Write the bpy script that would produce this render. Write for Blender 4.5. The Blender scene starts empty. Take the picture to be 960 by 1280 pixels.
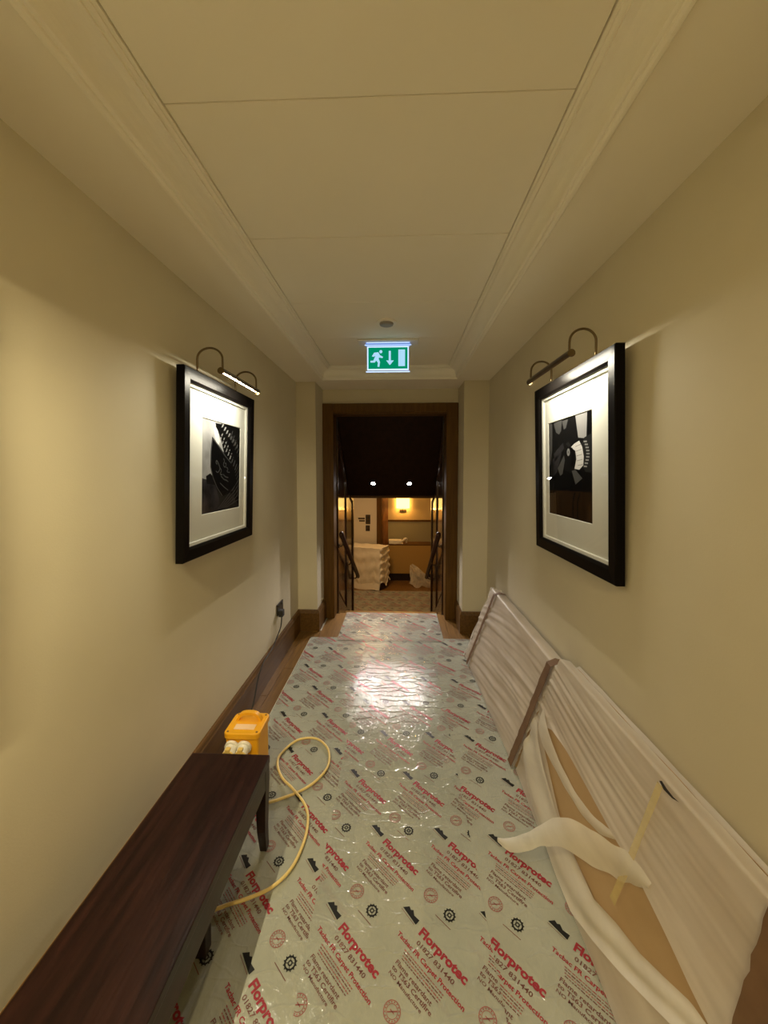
import bpy, bmesh, math, random
from mathutils import Vector, Matrix, noise
R = random.Random(7)
SC = bpy.context.scene
COL = SC.collection

# ------------------------------------------------------------------ camera
F = 481.0
cam_data = bpy.data.cameras.new('camera')
cam_data.sensor_fit = 'VERTICAL'
cam_data.sensor_height = 36.0
cam_data.sensor_width = 27.0
cam_data.lens = 36.0 * F / 1280.0
cam_data.shift_y = -23.0 / 1280.0
cam_data.clip_start = 0.02
cam = bpy.data.objects.new('camera', cam_data)
COL.objects.link(cam)
cam.location = (0, 0, 1.43)
YAW = math.atan(18 / F)
PITCH = math.atan(25 / math.hypot(F, 18))
fw = Vector((-math.sin(YAW) * math.cos(PITCH), math.cos(YAW) * math.cos(PITCH), -math.sin(PITCH)))
cam.rotation_euler = fw.to_track_quat('-Z', 'Y').to_euler()
SC.camera = cam

# ------------------------------------------------------------------ world, view, light levels
w = bpy.data.worlds.new('world'); SC.world = w
w.use_nodes = True
w.node_tree.nodes['Background'].inputs[0].default_value = (0.02, 0.018, 0.014, 1)
w.node_tree.nodes['Background'].inputs[1].default_value = 0.2
SC.view_settings.view_transform = 'Standard'
SC.view_settings.look = 'None'
SC.view_settings.gamma = 1.0
SC.view_settings.exposure = 0.0
SC.cycles.max_bounces = 10
SC.cycles.diffuse_bounces = 6
SC.cycles.transparent_max_bounces = 16
SC.cycles.sample_clamp_indirect = 6.0
PICTURE_LED = 500.0          # radiance of the picture light strips
PICTURE_COL = (1.0, 0.94, 0.76)
WARM = (1.0, 0.78, 0.42)
HALL_W = 13.5                # watts of each warm hall downlight behind the camera
STAIR_W = 62.0
STAIR_LENS = 70.0
SHADE_E = 4.0
LOUNGE_W = 17.0
SIGN_E = 1.0

# ------------------------------------------------------------------ materials
def newmat(name):
    m = bpy.data.materials.new(name); m.use_nodes = True
    nt = m.node_tree; nt.nodes.clear()
    out = nt.nodes.new('ShaderNodeOutputMaterial')
    return m, nt, out

def pr(name, col, rough=0.5, metal=0.0, spec=0.5, coat=0.0, coat_rough=0.05, col2=None, nscale=8.0, stretch=(1, 1, 1),
       bump=0.0, bscale=60.0, bstretch=(1, 1, 1), detail=4.0, trans=0.0, alpha=1.0, rough2=None, lo=0.35, hi=0.65, bdist=0.002):
    m, nt, out = newmat(name)
    b = nt.nodes.new('ShaderNodeBsdfPrincipled')
    nt.links.new(b.outputs[0], out.inputs[0])
    b.inputs['Base Color'].default_value = (*col, 1)
    b.inputs['Roughness'].default_value = rough
    b.inputs['Metallic'].default_value = metal
    b.inputs['Specular IOR Level'].default_value = spec
    b.inputs['Coat Weight'].default_value = coat
    b.inputs['Coat Roughness'].default_value = coat_rough
    b.inputs['Transmission Weight'].default_value = trans
    b.inputs['Alpha'].default_value = alpha
    tc = nt.nodes.new('ShaderNodeTexCoord')
    if col2 is not None:
        mp = nt.nodes.new('ShaderNodeMapping'); mp.inputs['Scale'].default_value = stretch
        nt.links.new(tc.outputs['Object'], mp.inputs[0])
        n = nt.nodes.new('ShaderNodeTexNoise'); n.inputs['Scale'].default_value = nscale; n.inputs['Detail'].default_value = detail
        nt.links.new(mp.outputs[0], n.inputs['Vector'])
        cr = nt.nodes.new('ShaderNodeValToRGB')
        cr.color_ramp.elements[0].position = lo; cr.color_ramp.elements[1].position = hi
        cr.color_ramp.elements[0].color = (*col, 1); cr.color_ramp.elements[1].color = (*col2, 1)
        nt.links.new(n.outputs[0], cr.inputs[0]); nt.links.new(cr.outputs[0], b.inputs['Base Color'])
        if rough2 is not None:
            mr = nt.nodes.new('ShaderNodeMapRange')
            mr.inputs['To Min'].default_value = rough; mr.inputs['To Max'].default_value = rough2
            nt.links.new(n.outputs[0], mr.inputs[0]); nt.links.new(mr.outputs[0], b.inputs['Roughness'])
    if bump:
        mp2 = nt.nodes.new('ShaderNodeMapping'); mp2.inputs['Scale'].default_value = bstretch
        nt.links.new(tc.outputs['Object'], mp2.inputs[0])
        n2 = nt.nodes.new('ShaderNodeTexNoise'); n2.inputs['Scale'].default_value = bscale; n2.inputs['Detail'].default_value = 3.0
        nt.links.new(mp2.outputs[0], n2.inputs['Vector'])
        bp = nt.nodes.new('ShaderNodeBump'); bp.inputs['Strength'].default_value = bump; bp.inputs['Distance'].default_value = bdist
        nt.links.new(n2.outputs[0], bp.inputs['Height']); nt.links.new(bp.outputs[0], b.inputs['Normal'])
    return m

def emit(name, col, strength):
    m, nt, out = newmat(name)
    e = nt.nodes.new('ShaderNodeEmission')
    e.inputs[0].default_value = (*col, 1); e.inputs[1].default_value = strength
    nt.links.new(e.outputs[0], out.inputs[0])
    return m

M = {}
M['wall'] = pr('wall_paint', (0.62, 0.565, 0.42), 0.75, spec=0.25, col2=(0.66, 0.605, 0.455), nscale=2.0, bump=0.12, bscale=180)
M['ceil'] = pr('ceiling_paint', (0.86, 0.815, 0.69), 0.85, spec=0.2, col2=(0.89, 0.845, 0.72), nscale=1.5, bump=0.08, bscale=160)
M['cornice'] = pr('cornice_paint', (0.88, 0.84, 0.72), 0.5, spec=0.3, bump=0.05, bscale=120)
M['gap'] = pr('ceiling_void', (0.05, 0.045, 0.035), 0.9)
M['oak'] = pr('brown_wood', (0.17, 0.075, 0.024), 0.38, spec=0.4, col2=(0.25, 0.115, 0.04), nscale=5, stretch=(6, 6, 1), detail=6)
M['oak_v'] = pr('casing_wood', (0.088, 0.041, 0.0065), 0.5, spec=0.2, col2=(0.128, 0.061, 0.0105), nscale=6, stretch=(8, 8, 0.6), detail=6)
M['oak_y'] = pr('skirting_wood', (0.098, 0.048, 0.0105), 0.42, spec=0.3, col2=(0.145, 0.073, 0.018), nscale=6, stretch=(8, 0.5, 8), detail=6)
M['plank'] = pr('floor_oak', (0.13, 0.066, 0.016), 0.36, spec=0.3, col2=(0.195, 0.102, 0.027), nscale=5, stretch=(14, 0.9, 4), detail=7, bump=0.1, bscale=30, bstretch=(10, 0.6, 1))
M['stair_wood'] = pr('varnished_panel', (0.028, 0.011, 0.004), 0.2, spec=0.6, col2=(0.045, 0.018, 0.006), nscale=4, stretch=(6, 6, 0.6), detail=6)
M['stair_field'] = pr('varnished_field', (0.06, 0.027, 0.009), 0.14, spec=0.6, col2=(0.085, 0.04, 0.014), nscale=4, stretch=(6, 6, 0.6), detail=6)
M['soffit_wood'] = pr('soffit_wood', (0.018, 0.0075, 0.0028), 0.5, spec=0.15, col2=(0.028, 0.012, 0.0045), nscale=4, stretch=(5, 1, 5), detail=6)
M['rail'] = pr('handrail_wood', (0.03, 0.011, 0.004), 0.45, spec=0.25, col2=(0.05, 0.018, 0.007), nscale=12, stretch=(4, 1, 4))
M['mahog'] = pr('mahogany', (0.009, 0.0027, 0.002), 0.26, spec=0.22, coat=0.0, col2=(0.023, 0.0068, 0.0045), nscale=5, stretch=(9, 0.8, 3), detail=8,
                bump=0.25, bscale=14, bstretch=(6, 0.7, 2), rough2=0.36)
M['mahog_dark'] = pr('mahogany_dark', (0.012, 0.005, 0.004), 0.4, spec=0.4, col2=(0.022, 0.009, 0.006), nscale=6, stretch=(6, 1, 6))
M['yellow'] = pr('yellow_plastic', (0.86, 0.43, 0.012), 0.42, spec=0.45, col2=(0.80, 0.38, 0.012), nscale=9, bump=0.15, bscale=220)
M['yellow_soft'] = pr('yellow_socket', (0.80, 0.58, 0.18), 0.35, spec=0.5)
M['white_plastic'] = pr('white_plastic', (0.80, 0.78, 0.70), 0.4)
M['label'] = pr('pale_label', (0.84, 0.60, 0.36), 0.5)
M['dark_screw'] = pr('dark_screw', (0.20, 0.12, 0.03), 0.5)
M['cable'] = pr('yellow_cable', (0.78, 0.60, 0.24), 0.45)
M['black'] = pr('black_plastic', (0.018, 0.016, 0.014), 0.35)
M['black_rubber'] = pr('black_rubber', (0.02, 0.019, 0.016), 0.6)
M['frame'] = pr('black_frame', (0.006, 0.005, 0.0045), 0.34, spec=0.04, bump=0.08, bscale=30, bstretch=(1, 1, 8))
M['mat'] = pr('mount_board', (0.66, 0.66, 0.60), 0.85, spec=0.1, bump=0.05, bscale=300)
M['brass'] = pr('antique_brass', (0.19, 0.145, 0.08), 0.36, metal=1.0, col2=(0.15, 0.11, 0.06), nscale=20)
M['led'] = emit('led_strip', PICTURE_COL, PICTURE_LED)
M['led_warm'] = emit('led_strip_warm', (1.0, 0.84, 0.48), 2300.0)
M['grey_metal'] = pr('grey_detector', (0.30, 0.28, 0.24), 0.5)
M['foam'] = None
M['board'] = pr('tan_board', (0.44, 0.30, 0.155), 0.6, spec=0.25, col2=(0.38, 0.255, 0.125), nscale=4, stretch=(2, 0.5, 2), bump=0.06, bscale=90)
M['strap'] = pr('brown_tape', (0.135, 0.072, 0.034), 0.5, spec=0.35, col2=(0.17, 0.095, 0.047), nscale=18, bump=0.2, bscale=60)
M['tear'] = pr('dark_tear', (0.012, 0.010, 0.010), 0.6)
M['p_red'] = pr('print_red', (0.30, 0.030, 0.045), 0.4, spec=.2)
M['p_dark'] = pr('print_black', (0.014, 0.014, 0.013), 0.4, spec=.2)
M['p_soft'] = pr('print_brown', (0.15, 0.06, 0.055), 0.4, spec=.2)
M['p_pink'] = pr('print_pale_red', (0.28, 0.085, 0.085), 0.4, spec=.2)
M['sofa'] = pr('tan_leather', (0.42, 0.26, 0.07), 0.5, spec=0.35, bump=0.2, bscale=120)
M['dado'] = pr('grey_green_panel', (0.33, 0.30, 0.18), 0.6, spec=0.3)
M['lounge_wall'] = pr('lounge_wall', (0.70, 0.52, 0.24), 0.7, spec=0.25, col2=(0.74, 0.56, 0.27), nscale=3)
M['cream'] = pr('cream_wall', (0.74, 0.69, 0.58), 0.75, spec=0.25)
M['sheet'] = pr('dust_sheet', (0.80, 0.76, 0.66), 0.6, spec=0.3, bump=0.3, bscale=24, bdist=0.01)
M['towel'] = pr('white_cloth', (0.86, 0.82, 0.70), 0.75)
M['chrome'] = pr('bronze_fitting', (0.10, 0.07, 0.04), 0.4, metal=0.8)

def mat_carpet():
    return pr('hall_carpet', (0.50, 0.47, 0.38), 0.95, spec=0.1, col2=(0.58, 0.55, 0.45), nscale=40, bump=0.6, bscale=300)
M['carpet'] = mat_carpet()

def mat_film(name, alpha):
    """Pale crinkled self-adhesive film: fine crinkles plus raised wavy ridges pressed up by the carpet under it."""
    m, nt, out = newmat(name)
    b = nt.nodes.new('ShaderNodeBsdfPrincipled'); nt.links.new(b.outputs[0], out.inputs[0])
    tc = nt.nodes.new('ShaderNodeTexCoord')
    n = nt.nodes.new('ShaderNodeTexNoise'); n.inputs['Scale'].default_value = 5; n.inputs['Detail'].default_value = 3
    nt.links.new(tc.outputs['Object'], n.inputs['Vector'])
    cr = nt.nodes.new('ShaderNodeValToRGB')
    cr.color_ramp.elements[0].position = .35; cr.color_ramp.elements[1].position = .65
    cr.color_ramp.elements[0].color = (0.50, 0.527, 0.462, 1); cr.color_ramp.elements[1].color = (0.565, 0.592, 0.522, 1)
    nt.links.new(n.outputs[0], cr.inputs[0]); nt.links.new(cr.outputs[0], b.inputs['Base Color'])
    b.inputs['Roughness'].default_value = 0.065
    b.inputs['Specular IOR Level'].default_value = 0.6
    b.inputs['Alpha'].default_value = alpha
    # crinkle
    mp = nt.nodes.new('ShaderNodeMapping'); mp.inputs['Scale'].default_value = (1.0, 0.55, 1)
    nt.links.new(tc.outputs['Object'], mp.inputs[0])
    n1 = nt.nodes.new('ShaderNodeTexNoise'); n1.inputs['Scale'].default_value = 75; n1.inputs['Detail'].default_value = 2
    nt.links.new(mp.outputs[0], n1.inputs['Vector'])
    b1 = nt.nodes.new('ShaderNodeBump'); b1.inputs['Strength'].default_value = 0.62; b1.inputs['Distance'].default_value = 0.004
    nt.links.new(n1.outputs[0], b1.inputs['Height'])
    # ridges
    mp2 = nt.nodes.new('ShaderNodeMapping'); mp2.inputs['Scale'].default_value = (6.5, 19, 1)
    nw = nt.nodes.new('ShaderNodeTexNoise'); nw.inputs['Scale'].default_value = 7
    nt.links.new(tc.outputs['Object'], nw.inputs['Vector'])
    add = nt.nodes.new('ShaderNodeVectorMath'); add.operation = 'MULTIPLY_ADD'
    add.inputs[1].default_value = (0.09, 0.09, 0)
    nt.links.new(nw.outputs['Color'], add.inputs[0]); nt.links.new(tc.outputs['Object'], add.inputs[2])
    nt.links.new(add.outputs[0], mp2.inputs[0])
    v = nt.nodes.new('ShaderNodeTexVoronoi'); v.feature = 'DISTANCE_TO_EDGE'; v.inputs['Scale'].default_value = 1.0
    nt.links.new(mp2.outputs[0], v.inputs['Vector'])
    mr = nt.nodes.new('ShaderNodeMapRange'); mr.inputs['From Max'].default_value = 0.09; mr.inputs['To Min'].default_value = 1; mr.inputs['To Max'].default_value = 0
    mr.interpolation_type = 'SMOOTHSTEP'
    nt.links.new(v.outputs['Distance'], mr.inputs[0])
    b2 = nt.nodes.new('ShaderNodeBump'); b2.inputs['Strength'].default_value = 0.35; b2.inputs['Distance'].default_value = 0.003
    nt.links.new(mr.outputs[0], b2.inputs['Height']); nt.links.new(b1.outputs[0], b2.inputs['Normal'])
    nt.links.new(b2.outputs[0], b.inputs['Normal'])
    return m
M['film'] = mat_film('floor_film', 0.46)

def mat_sheetfoam(name, transp, col=(0.80, 0.75, 0.66)):
    """Thin translucent foam wrap."""
    m, nt, out = newmat(name)
    d = nt.nodes.new('ShaderNodeBsdfPrincipled'); d.inputs['Base Color'].default_value = (*col, 1); d.inputs['Roughness'].default_value = 0.42
    d.inputs['Specular IOR Level'].default_value = 0.35
    tl = nt.nodes.new('ShaderNodeBsdfTranslucent'); tl.inputs[0].default_value = (*col, 1)
    tp = nt.nodes.new('ShaderNodeBsdfTransparent')
    m1 = nt.nodes.new('ShaderNodeMixShader'); m1.inputs[0].default_value = 0.25
    m2 = nt.nodes.new('ShaderNodeMixShader')
    tc = nt.nodes.new('ShaderNodeTexCoord')
    n = nt.nodes.new('ShaderNodeTexNoise'); n.inputs['Scale'].default_value = 7; n.inputs['Detail'].default_value = 3
    mp = nt.nodes.new('ShaderNodeMapping'); mp.inputs['Scale'].default_value = (1, 0.35, 1.6)
    nt.links.new(tc.outputs['Object'], mp.inputs[0]); nt.links.new(mp.outputs[0], n.inputs['Vector'])
    mr = nt.nodes.new('ShaderNodeMapRange'); mr.inputs['From Min'].default_value = .3; mr.inputs['From Max'].default_value = .7
    mr.inputs['To Min'].default_value = max(0, transp - .12); mr.inputs['To Max'].default_value = transp + .12
    nt.links.new(n.outputs[0], mr.inputs[0]); nt.links.new(mr.outputs[0], m2.inputs[0])
    nt.links.new(d.outputs[0], m1.inputs[1]); nt.links.new(tl.outputs[0], m1.inputs[2])
    nt.links.new(m1.outputs[0], m2.inputs[1]); nt.links.new(tp.outputs[0], m2.inputs[2])
    nt.links.new(m2.outputs[0], out.inputs[0])
    nb = nt.nodes.new('ShaderNodeTexNoise'); nb.inputs['Scale'].default_value = 60
    nt.links.new(tc.outputs['Object'], nb.inputs['Vector'])
    bp = nt.nodes.new('ShaderNodeBump'); bp.inputs['Strength'].default_value = 0.15; bp.inputs['Distance'].default_value = 0.003
    nt.links.new(nb.outputs[0], bp.inputs['Height']); nt.links.new(bp.outputs[0], d.inputs['Normal'])
    return m
M['foam'] = mat_sheetfoam('foam_wrap', 0.32, (0.82, 0.765, 0.69))
M['foam_thick'] = mat_sheetfoam('foam_wrap_loose', 0.27, (0.84, 0.80, 0.70))
M['tape'] = mat_sheetfoam('clear_yellow_tape', 0.55, (0.82, 0.68, 0.26))
M['polythene'] = mat_sheetfoam('clear_polythene', 0.62, (0.86, 0.84, 0.76))

def mat_glass():
    m, nt, out = newmat('picture_glass')
    tp = nt.nodes.new('ShaderNodeBsdfTransparent'); g = nt.nodes.new('ShaderNodeBsdfGlossy'); g.inputs['Roughness'].default_value = 0.0
    ge = nt.nodes.new('ShaderNodeNewGeometry')
    dt = nt.nodes.new('ShaderNodeVectorMath'); dt.operation = 'DOT_PRODUCT'
    nt.links.new(ge.outputs['Incoming'], dt.inputs[0]); nt.links.new(ge.outputs['Normal'], dt.inputs[1])
    def mth(op, a, b=None):
        n = nt.nodes.new('ShaderNodeMath'); n.operation = op
        for k, q in enumerate((a, b)):
            if q is None: continue
            if isinstance(q, (int, float)): n.inputs[k].default_value = q
            else: nt.links.new(q, n.inputs[k])
        return n.outputs[0]
    # Schlick reflectance, the same from both sides of the thin pane
    fr_ = mth('ADD', mth('MULTIPLY', mth('POWER', mth('SUBTRACT', 1.0, mth('ABSOLUTE', dt.outputs['Value'])), 5.0), .75), .025)
    mx = nt.nodes.new('ShaderNodeMixShader')
    nt.links.new(fr_, mx.inputs[0]); nt.links.new(tp.outputs[0], mx.inputs[1]); nt.links.new(g.outputs[0], mx.inputs[2])
    nt.links.new(mx.outputs[0], out.inputs[0])
    return m
M['glass'] = mat_glass()

# ------------------------------------------------------------------ mesh helpers
def sv(o, **k):
    for a, b in k.items(): o[a] = b
    return o

def rootloc(o):
    while o.parent: o = o.parent
    return o.location.copy()

def obj(name, bm, mat, parent=None, smooth=False, **props):
    """Link a bmesh (world coordinates) as one mesh object, child of parent when given."""
    me = bpy.data.meshes.new(name)
    off = rootloc(parent) if parent else Vector((0, 0, 0))
    if parent: bmesh.ops.translate(bm, verts=bm.verts, vec=-off)
    bm.normal_update()
    bm.to_mesh(me); bm.free()
    for m in (mat if isinstance(mat, (list, tuple)) else [mat]): me.materials.append(m)
    if smooth:
        for p in me.polygons: p.use_smooth = True
    o = bpy.data.objects.new(name, me); COL.objects.link(o)
    if parent: o.parent = parent
    return sv(o, **props)

def thing(name, label, cat, loc, group=None):
    o = bpy.data.objects.new(name, None); COL.objects.link(o); o.location = loc
    o.empty_display_size = 0.05
    o['label'] = label; o['category'] = cat
    if group: o['group'] = group
    return o

def struct(name, bm, mat, parent=None, smooth=False, **k):
    o = obj(name, bm, mat, parent, smooth, **k)
    if not parent: o['kind'] = 'structure'
    return o

def box(bm, lo, hi, bev=0.0, seg=2, mi=0):
    lo = Vector(lo); hi = Vector(hi)
    r = bmesh.ops.create_cube(bm, size=1.0)
    vs = r['verts']
    bmesh.ops.scale(bm, vec=hi - lo, verts=vs)
    bmesh.ops.translate(bm, vec=(lo + hi) / 2, verts=vs)
    fs = list({f for v in vs for f in v.link_faces})
    for f in fs: f.material_index = mi
    if bev > 0:
        es = list({e for v in vs for e in v.link_edges})
        bmesh.ops.bevel(bm, geom=es, offset=bev, segments=seg, profile=0.6, affect='EDGES')
    return bm

def B(lo, hi, bev=0.0, seg=2): return box(bmesh.new(), lo, hi, bev, seg)

def quad(bm, pts, mi=0):
    f = bm.faces.new([bm.verts.new(p) for p in pts]); f.material_index = mi
    return f

def frame_at(t):
    t = t.normalized()
    a = Vector((0, 0, 1)) if abs(t.z) < .9 else Vector((1, 0, 0))
    u = t.cross(a).normalized(); return u, t.cross(u).normalized()

def tube(bm, pts, r, n=10, cap=True):
    pts = [Vector(p) for p in pts]; rings = []
    pu = None
    for i, p in enumerate(pts):
        t = (pts[min(i + 1, len(pts) - 1)] - pts[max(i - 1, 0)]).normalized()
        if pu is None: u, v = frame_at(t)
        else:
            u = (pu - t * pu.dot(t)).normalized(); v = t.cross(u)
        pu = u
        rr = r[i] if isinstance(r, (list, tuple)) else r
        rings.append([bm.verts.new(p + (u * math.cos(2 * math.pi * k / n) + v * math.sin(2 * math.pi * k / n)) * rr) for k in range(n)])
    for a, b in zip(rings, rings[1:]):
        for k in range(n): bm.faces.new([a[k], a[(k + 1) % n], b[(k + 1) % n], b[k]])
    if cap:
        bm.faces.new(rings[0][::-1]); bm.faces.new(rings[-1])
    return bm

def smoothpath(pts, sub=6):
    pts = [Vector(p) for p in pts]; out = []
    for i in range(len(pts) - 1):
        p0 = pts[max(i - 1, 0)]; p1 = pts[i]; p2 = pts[i + 1]; p3 = pts[min(i + 2, len(pts) - 1)]
        for k in range(sub):
            t = k / sub
            out.append(0.5 * ((2 * p1) + (p2 - p0) * t + (2 * p0 - 5 * p1 + 4 * p2 - p3) * t * t + (-p0 + 3 * p1 - 3 * p2 + p3) * t ** 3))
    out.append(pts[-1]); return out

def prism(bm, poly, ax, a, b):
    """Extrude polygon (list of 2-tuples in the other two axes) along axis ax from a to b."""
    def mk(p, c):
        if ax == 0: return (c, p[0], p[1])
        if ax == 1: return (p[0], c, p[1])
        return (p[0], p[1], c)
    A = [bm.verts.new(mk(p, a)) for p in poly]; C = [bm.verts.new(mk(p, b)) for p in poly]
    n = len(poly)
    bm.faces.new(A); bm.faces.new(C[::-1])
    for i in range(n): bm.faces.new([A[i], C[i], C[(i + 1) % n], A[(i + 1) % n]])
    bmesh.ops.recalc_face_normals(bm, faces=bm.faces)
    return bm

def grid(bm, nu, nv, fn, mi=0, skip=None):
    vs = [[bm.verts.new(fn(i / (nu - 1), j / (nv - 1))) for j in range(nv)] for i in range(nu)]
    for i in range(nu - 1):
        for j in range(nv - 1):
            if skip and skip((i + .5) / (nu - 1), (j + .5) / (nv - 1)): continue
            f = bm.faces.new([vs[i][j], vs[i + 1][j], vs[i + 1][j + 1], vs[i][j + 1]]); f.material_index = mi; f.smooth = True
    return bm

def disc(bm, c, r, axis, h, n=24):
    c = Vector(c); a = Vector(axis).normalized()
    tube(bm, [c, c + a * h], r, n); return bm

# ------------------------------------------------------------------ constants of the hall
XL, XR = -0.91, 0.79
YB, YP, YD = -2.6, 3.42, 3.75
ZS, ZT = 2.24, 2.33
PL, PRr = -0.735, 0.573       # recess sides (pier returns)
DL, DR = -0.63, 0.46          # stair walls
YE = 3.87                     # landing edge
YS = 5.3                      # end of stair walls
ZL = -0.85                    # lounge floor
ZH = 2.105                    # top of casing

# ------------------------------------------------------------------ hall shell
struct('wall_left', B((XL - .12, YB, -.1), (XL, YP, 2.6)), M['wall'])
struct('wall_right', B((XR, YB, -.1), (XR + .12, YP, 2.6)), M['wall'])
struct('wall_back', B((XL - .12, YB - .12, -.1), (XR + .12, YB, 2.6)), M['wall'])
bm = bmesh.new()
box(bm, (XL - .12, YP, -.1), (PL, YD + .12, 2.6))
box(bm, (PRr, YP, -.1), (XR + .12, YD + .12, 2.6))
box(bm, (PL, YD, ZH), (PRr, YD + .12, 2.6))
struct('wall_end', bm, M['wall'])

# tray ceiling: soffit ring, ceiling boards with open joints, cornice
TL, TR, TY0, TY1 = -0.655, 0.495, -2.3, 3.33
bm = bmesh.new()
box(bm, (XL, YB, ZS), (TL, YP, ZS + .2)); box(bm, (TR, YB, ZS), (XR, YP, ZS + .2))
box(bm, (TL, TY1, ZS), (TR, YP, ZS + .2)); box(bm, (TL, YB, ZS), (TR, TY0, ZS + .2))
box(bm, (PL, YP, ZS), (PRr, YD, ZS + .2))
ceil = struct('ceiling', bm, M['ceil'])
GL, GR = -0.575, 0.415
seams = [-2.22, -1.35, -.5, .35, .967, 1.51, 2.07, 2.6, 3.25]
for a, b in zip(seams, seams[1:]):
    dz = R.uniform(0, .0015)
    obj('ceiling_panel', B((GL + .0012, a + .0014, ZT + dz), (GR - .0012, b - .0014, ZT + .02), .0012, 1), M['ceil'], ceil)
obj('ceiling_backing', B((TL - .02, TY0 - .02, ZT + .021), (TR + .02, TY1 + .02, ZT + .06)), M['gap'], ceil)

prof = [(0, ZS + .004), (-.012, ZS + .002), (-.014, ZS - .004), (-.009, ZS - .009), (-.002, ZS - .008), (.003, ZS - .003), (.004, ZS + .003), (.009, ZS + .004),
        (.013, ZS + .007), (.014, ZS + .013)]
for k in range(9):
    a = k / 8 * math.pi / 2
    prof.append((.014 + .046 * (1 - math.cos(a)), ZS + .014 + .055 * math.sin(a)))
prof += [(.060, ZS + .075), (.066, ZS + .076), (.071, ZS + .080), (.071, ZS + .0845), (.079, ZS + .0855), (.079, ZS + .098)]
bm = bmesh.new(); rings = []
for o_, z in prof:
    rings.append([bm.verts.new(p) for p in ((TL + o_, TY0 + o_, z), (TR - o_, TY0 + o_, z), (TR - o_, TY1 - o_, z), (TL + o_, TY1 - o_, z))])
for a, b in zip(rings, rings[1:]):
    for k in range(4): bm.faces.new([a[k], a[(k + 1) % 4], b[(k + 1) % 4], b[k]])
bmesh.ops.recalc_face_normals(bm, faces=bm.faces)
struct('trim_1', bm, M['cornice'])

# floor: carpet under the film, oak planks at the borders
fl = struct('floor', B((XL, YB, -.12), (XR, YE - .02, -.012)), M['carpet'])
FXL, FXR, FY = -0.76, 0.64, 3.27
for lo, hi in (((FXL - .005, YB, -.012), (XR, FY - .02, -.001)),):
    obj('carpet', B(lo, hi), M['carpet'], fl)
ys = [-2.6, -.9, .45, 1.5, 2.38, 3.25]
for i, (a, b) in enumerate(zip(ys, ys[1:])):
    for k, (x0, x1) in enumerate(((XL, -.842), (-.8395, FXL - .006))):
        sft = 0 if k == 0 else .35
        a2 = a + (sft if i else 0); b2 = min(b + sft, FY - .021)
        obj('floor_plank', B((x0, a2 + .001, -.012), (x1, b2 - .001, R.uniform(-.0008, .0004)), .001, 1), M['plank'], fl)
xs = [XL, -.70, -.47, -.24, -.01, .22, .45, .62, XR]
for i, (a, b) in enumerate(zip(xs, xs[1:])):
    lo = max(a, XL); hi = b
    y1 = YE - .02 if (a > PL - .02 and b < PRr + .06) else YP + .0
    obj('floor_plank', B((lo + .001, FY - .019, -.012), (hi - .001, y1, R.uniform(-.0008, .0004)), .001, 1), M['plank'], fl)

# skirting boards
def skirt(name, pts, thick=.022, h=.195):
    """Skirting along a polyline of wall-line points; the moulding steps out to the left of travel."""
    bm = bmesh.new()
    pr_ = [(0, 0), (thick, 0), (thick, h - .028), (thick - .004, h - .022), (thick - .006, h - .012), (thick - .010, h - .004), (thick - .013, h), (0, h)]
    n = len(pts); offs = []
    for i, p in enumerate(pts):
        p = Vector((*p, 0)); ns = []
        if i > 0: d = (p - Vector((*pts[i - 1], 0))).normalized(); ns.append(Vector((-d.y, d.x, 0)))
        if i < n - 1: d = (Vector((*pts[i + 1], 0)) - p).normalized(); ns.append(Vector((-d.y, d.x, 0)))
        if len(ns) == 2:
            s = ns[0] + ns[1]; s = s * (1 / max(.2, (1 + ns[0].dot(ns[1]))))
        else: s = ns[0]
        offs.append((p, s))
    rg = [[bm.verts.new(p + s * o_ + Vector((0, 0, z))) for o_, z in pr_] for p, s in offs]
    for a, b in zip(rg, rg[1:]):
        for k in range(len(pr_)): bm.faces.new([a[k], a[(k + 1) % len(pr_)], b[(k + 1) % len(pr_)], b[k]])
    bm.faces.new(rg[0]); bm.faces.new(rg[-1][::-1])
    bmesh.ops.recalc_face_normals(bm, faces=bm.faces)
    return struct(name, bm, M['oak_y'])
skirt('baseboard_left', [(PL, YD - .03), (PL, YP), (XL, YP), (XL, YB)])
skirt('baseboard_right', [(XR, YB), (XR, YP), (PRr, YP), (PRr, YD - .03)])

# door casing
bm = bmesh.new()
d1 = bpy.data.objects.new('door_1', None); COL.objects.link(d1); d1.location = (-.08, YD, 0); d1['kind'] = 'structure'
for x0, x1 in ((PL, DL), (DR, PRr)):
    inner = x1 if x0 == PL else x0
    bm = bmesh.new()
    box(bm, (x0 + (.001 if x0 == PL else 0), YD - .028, 0), (x1 - (0 if x0 == PL else .001), YD, ZH), .004)
    obj('door_casing', bm, M['oak_v'], d1)
    s = -1 if x0 == PL else 1
    xa, xb = sorted((inner + s * .034, inner))
    obj('door_jamb', B((xa, YD - .014, 0), (xb, YE + .04, ZH - .07), .003), M['oak_v'], d1)
obj('door_head', B((DL - .0, YD - .028, ZH - .085), (DR, YD, ZH), .004), M['oak_v'], d1)
obj('door_head_lining', B((DL, YD - .014, ZH - .10), (DR, YE + .04, ZH - .07), .003), M['oak_v'], d1)

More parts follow.
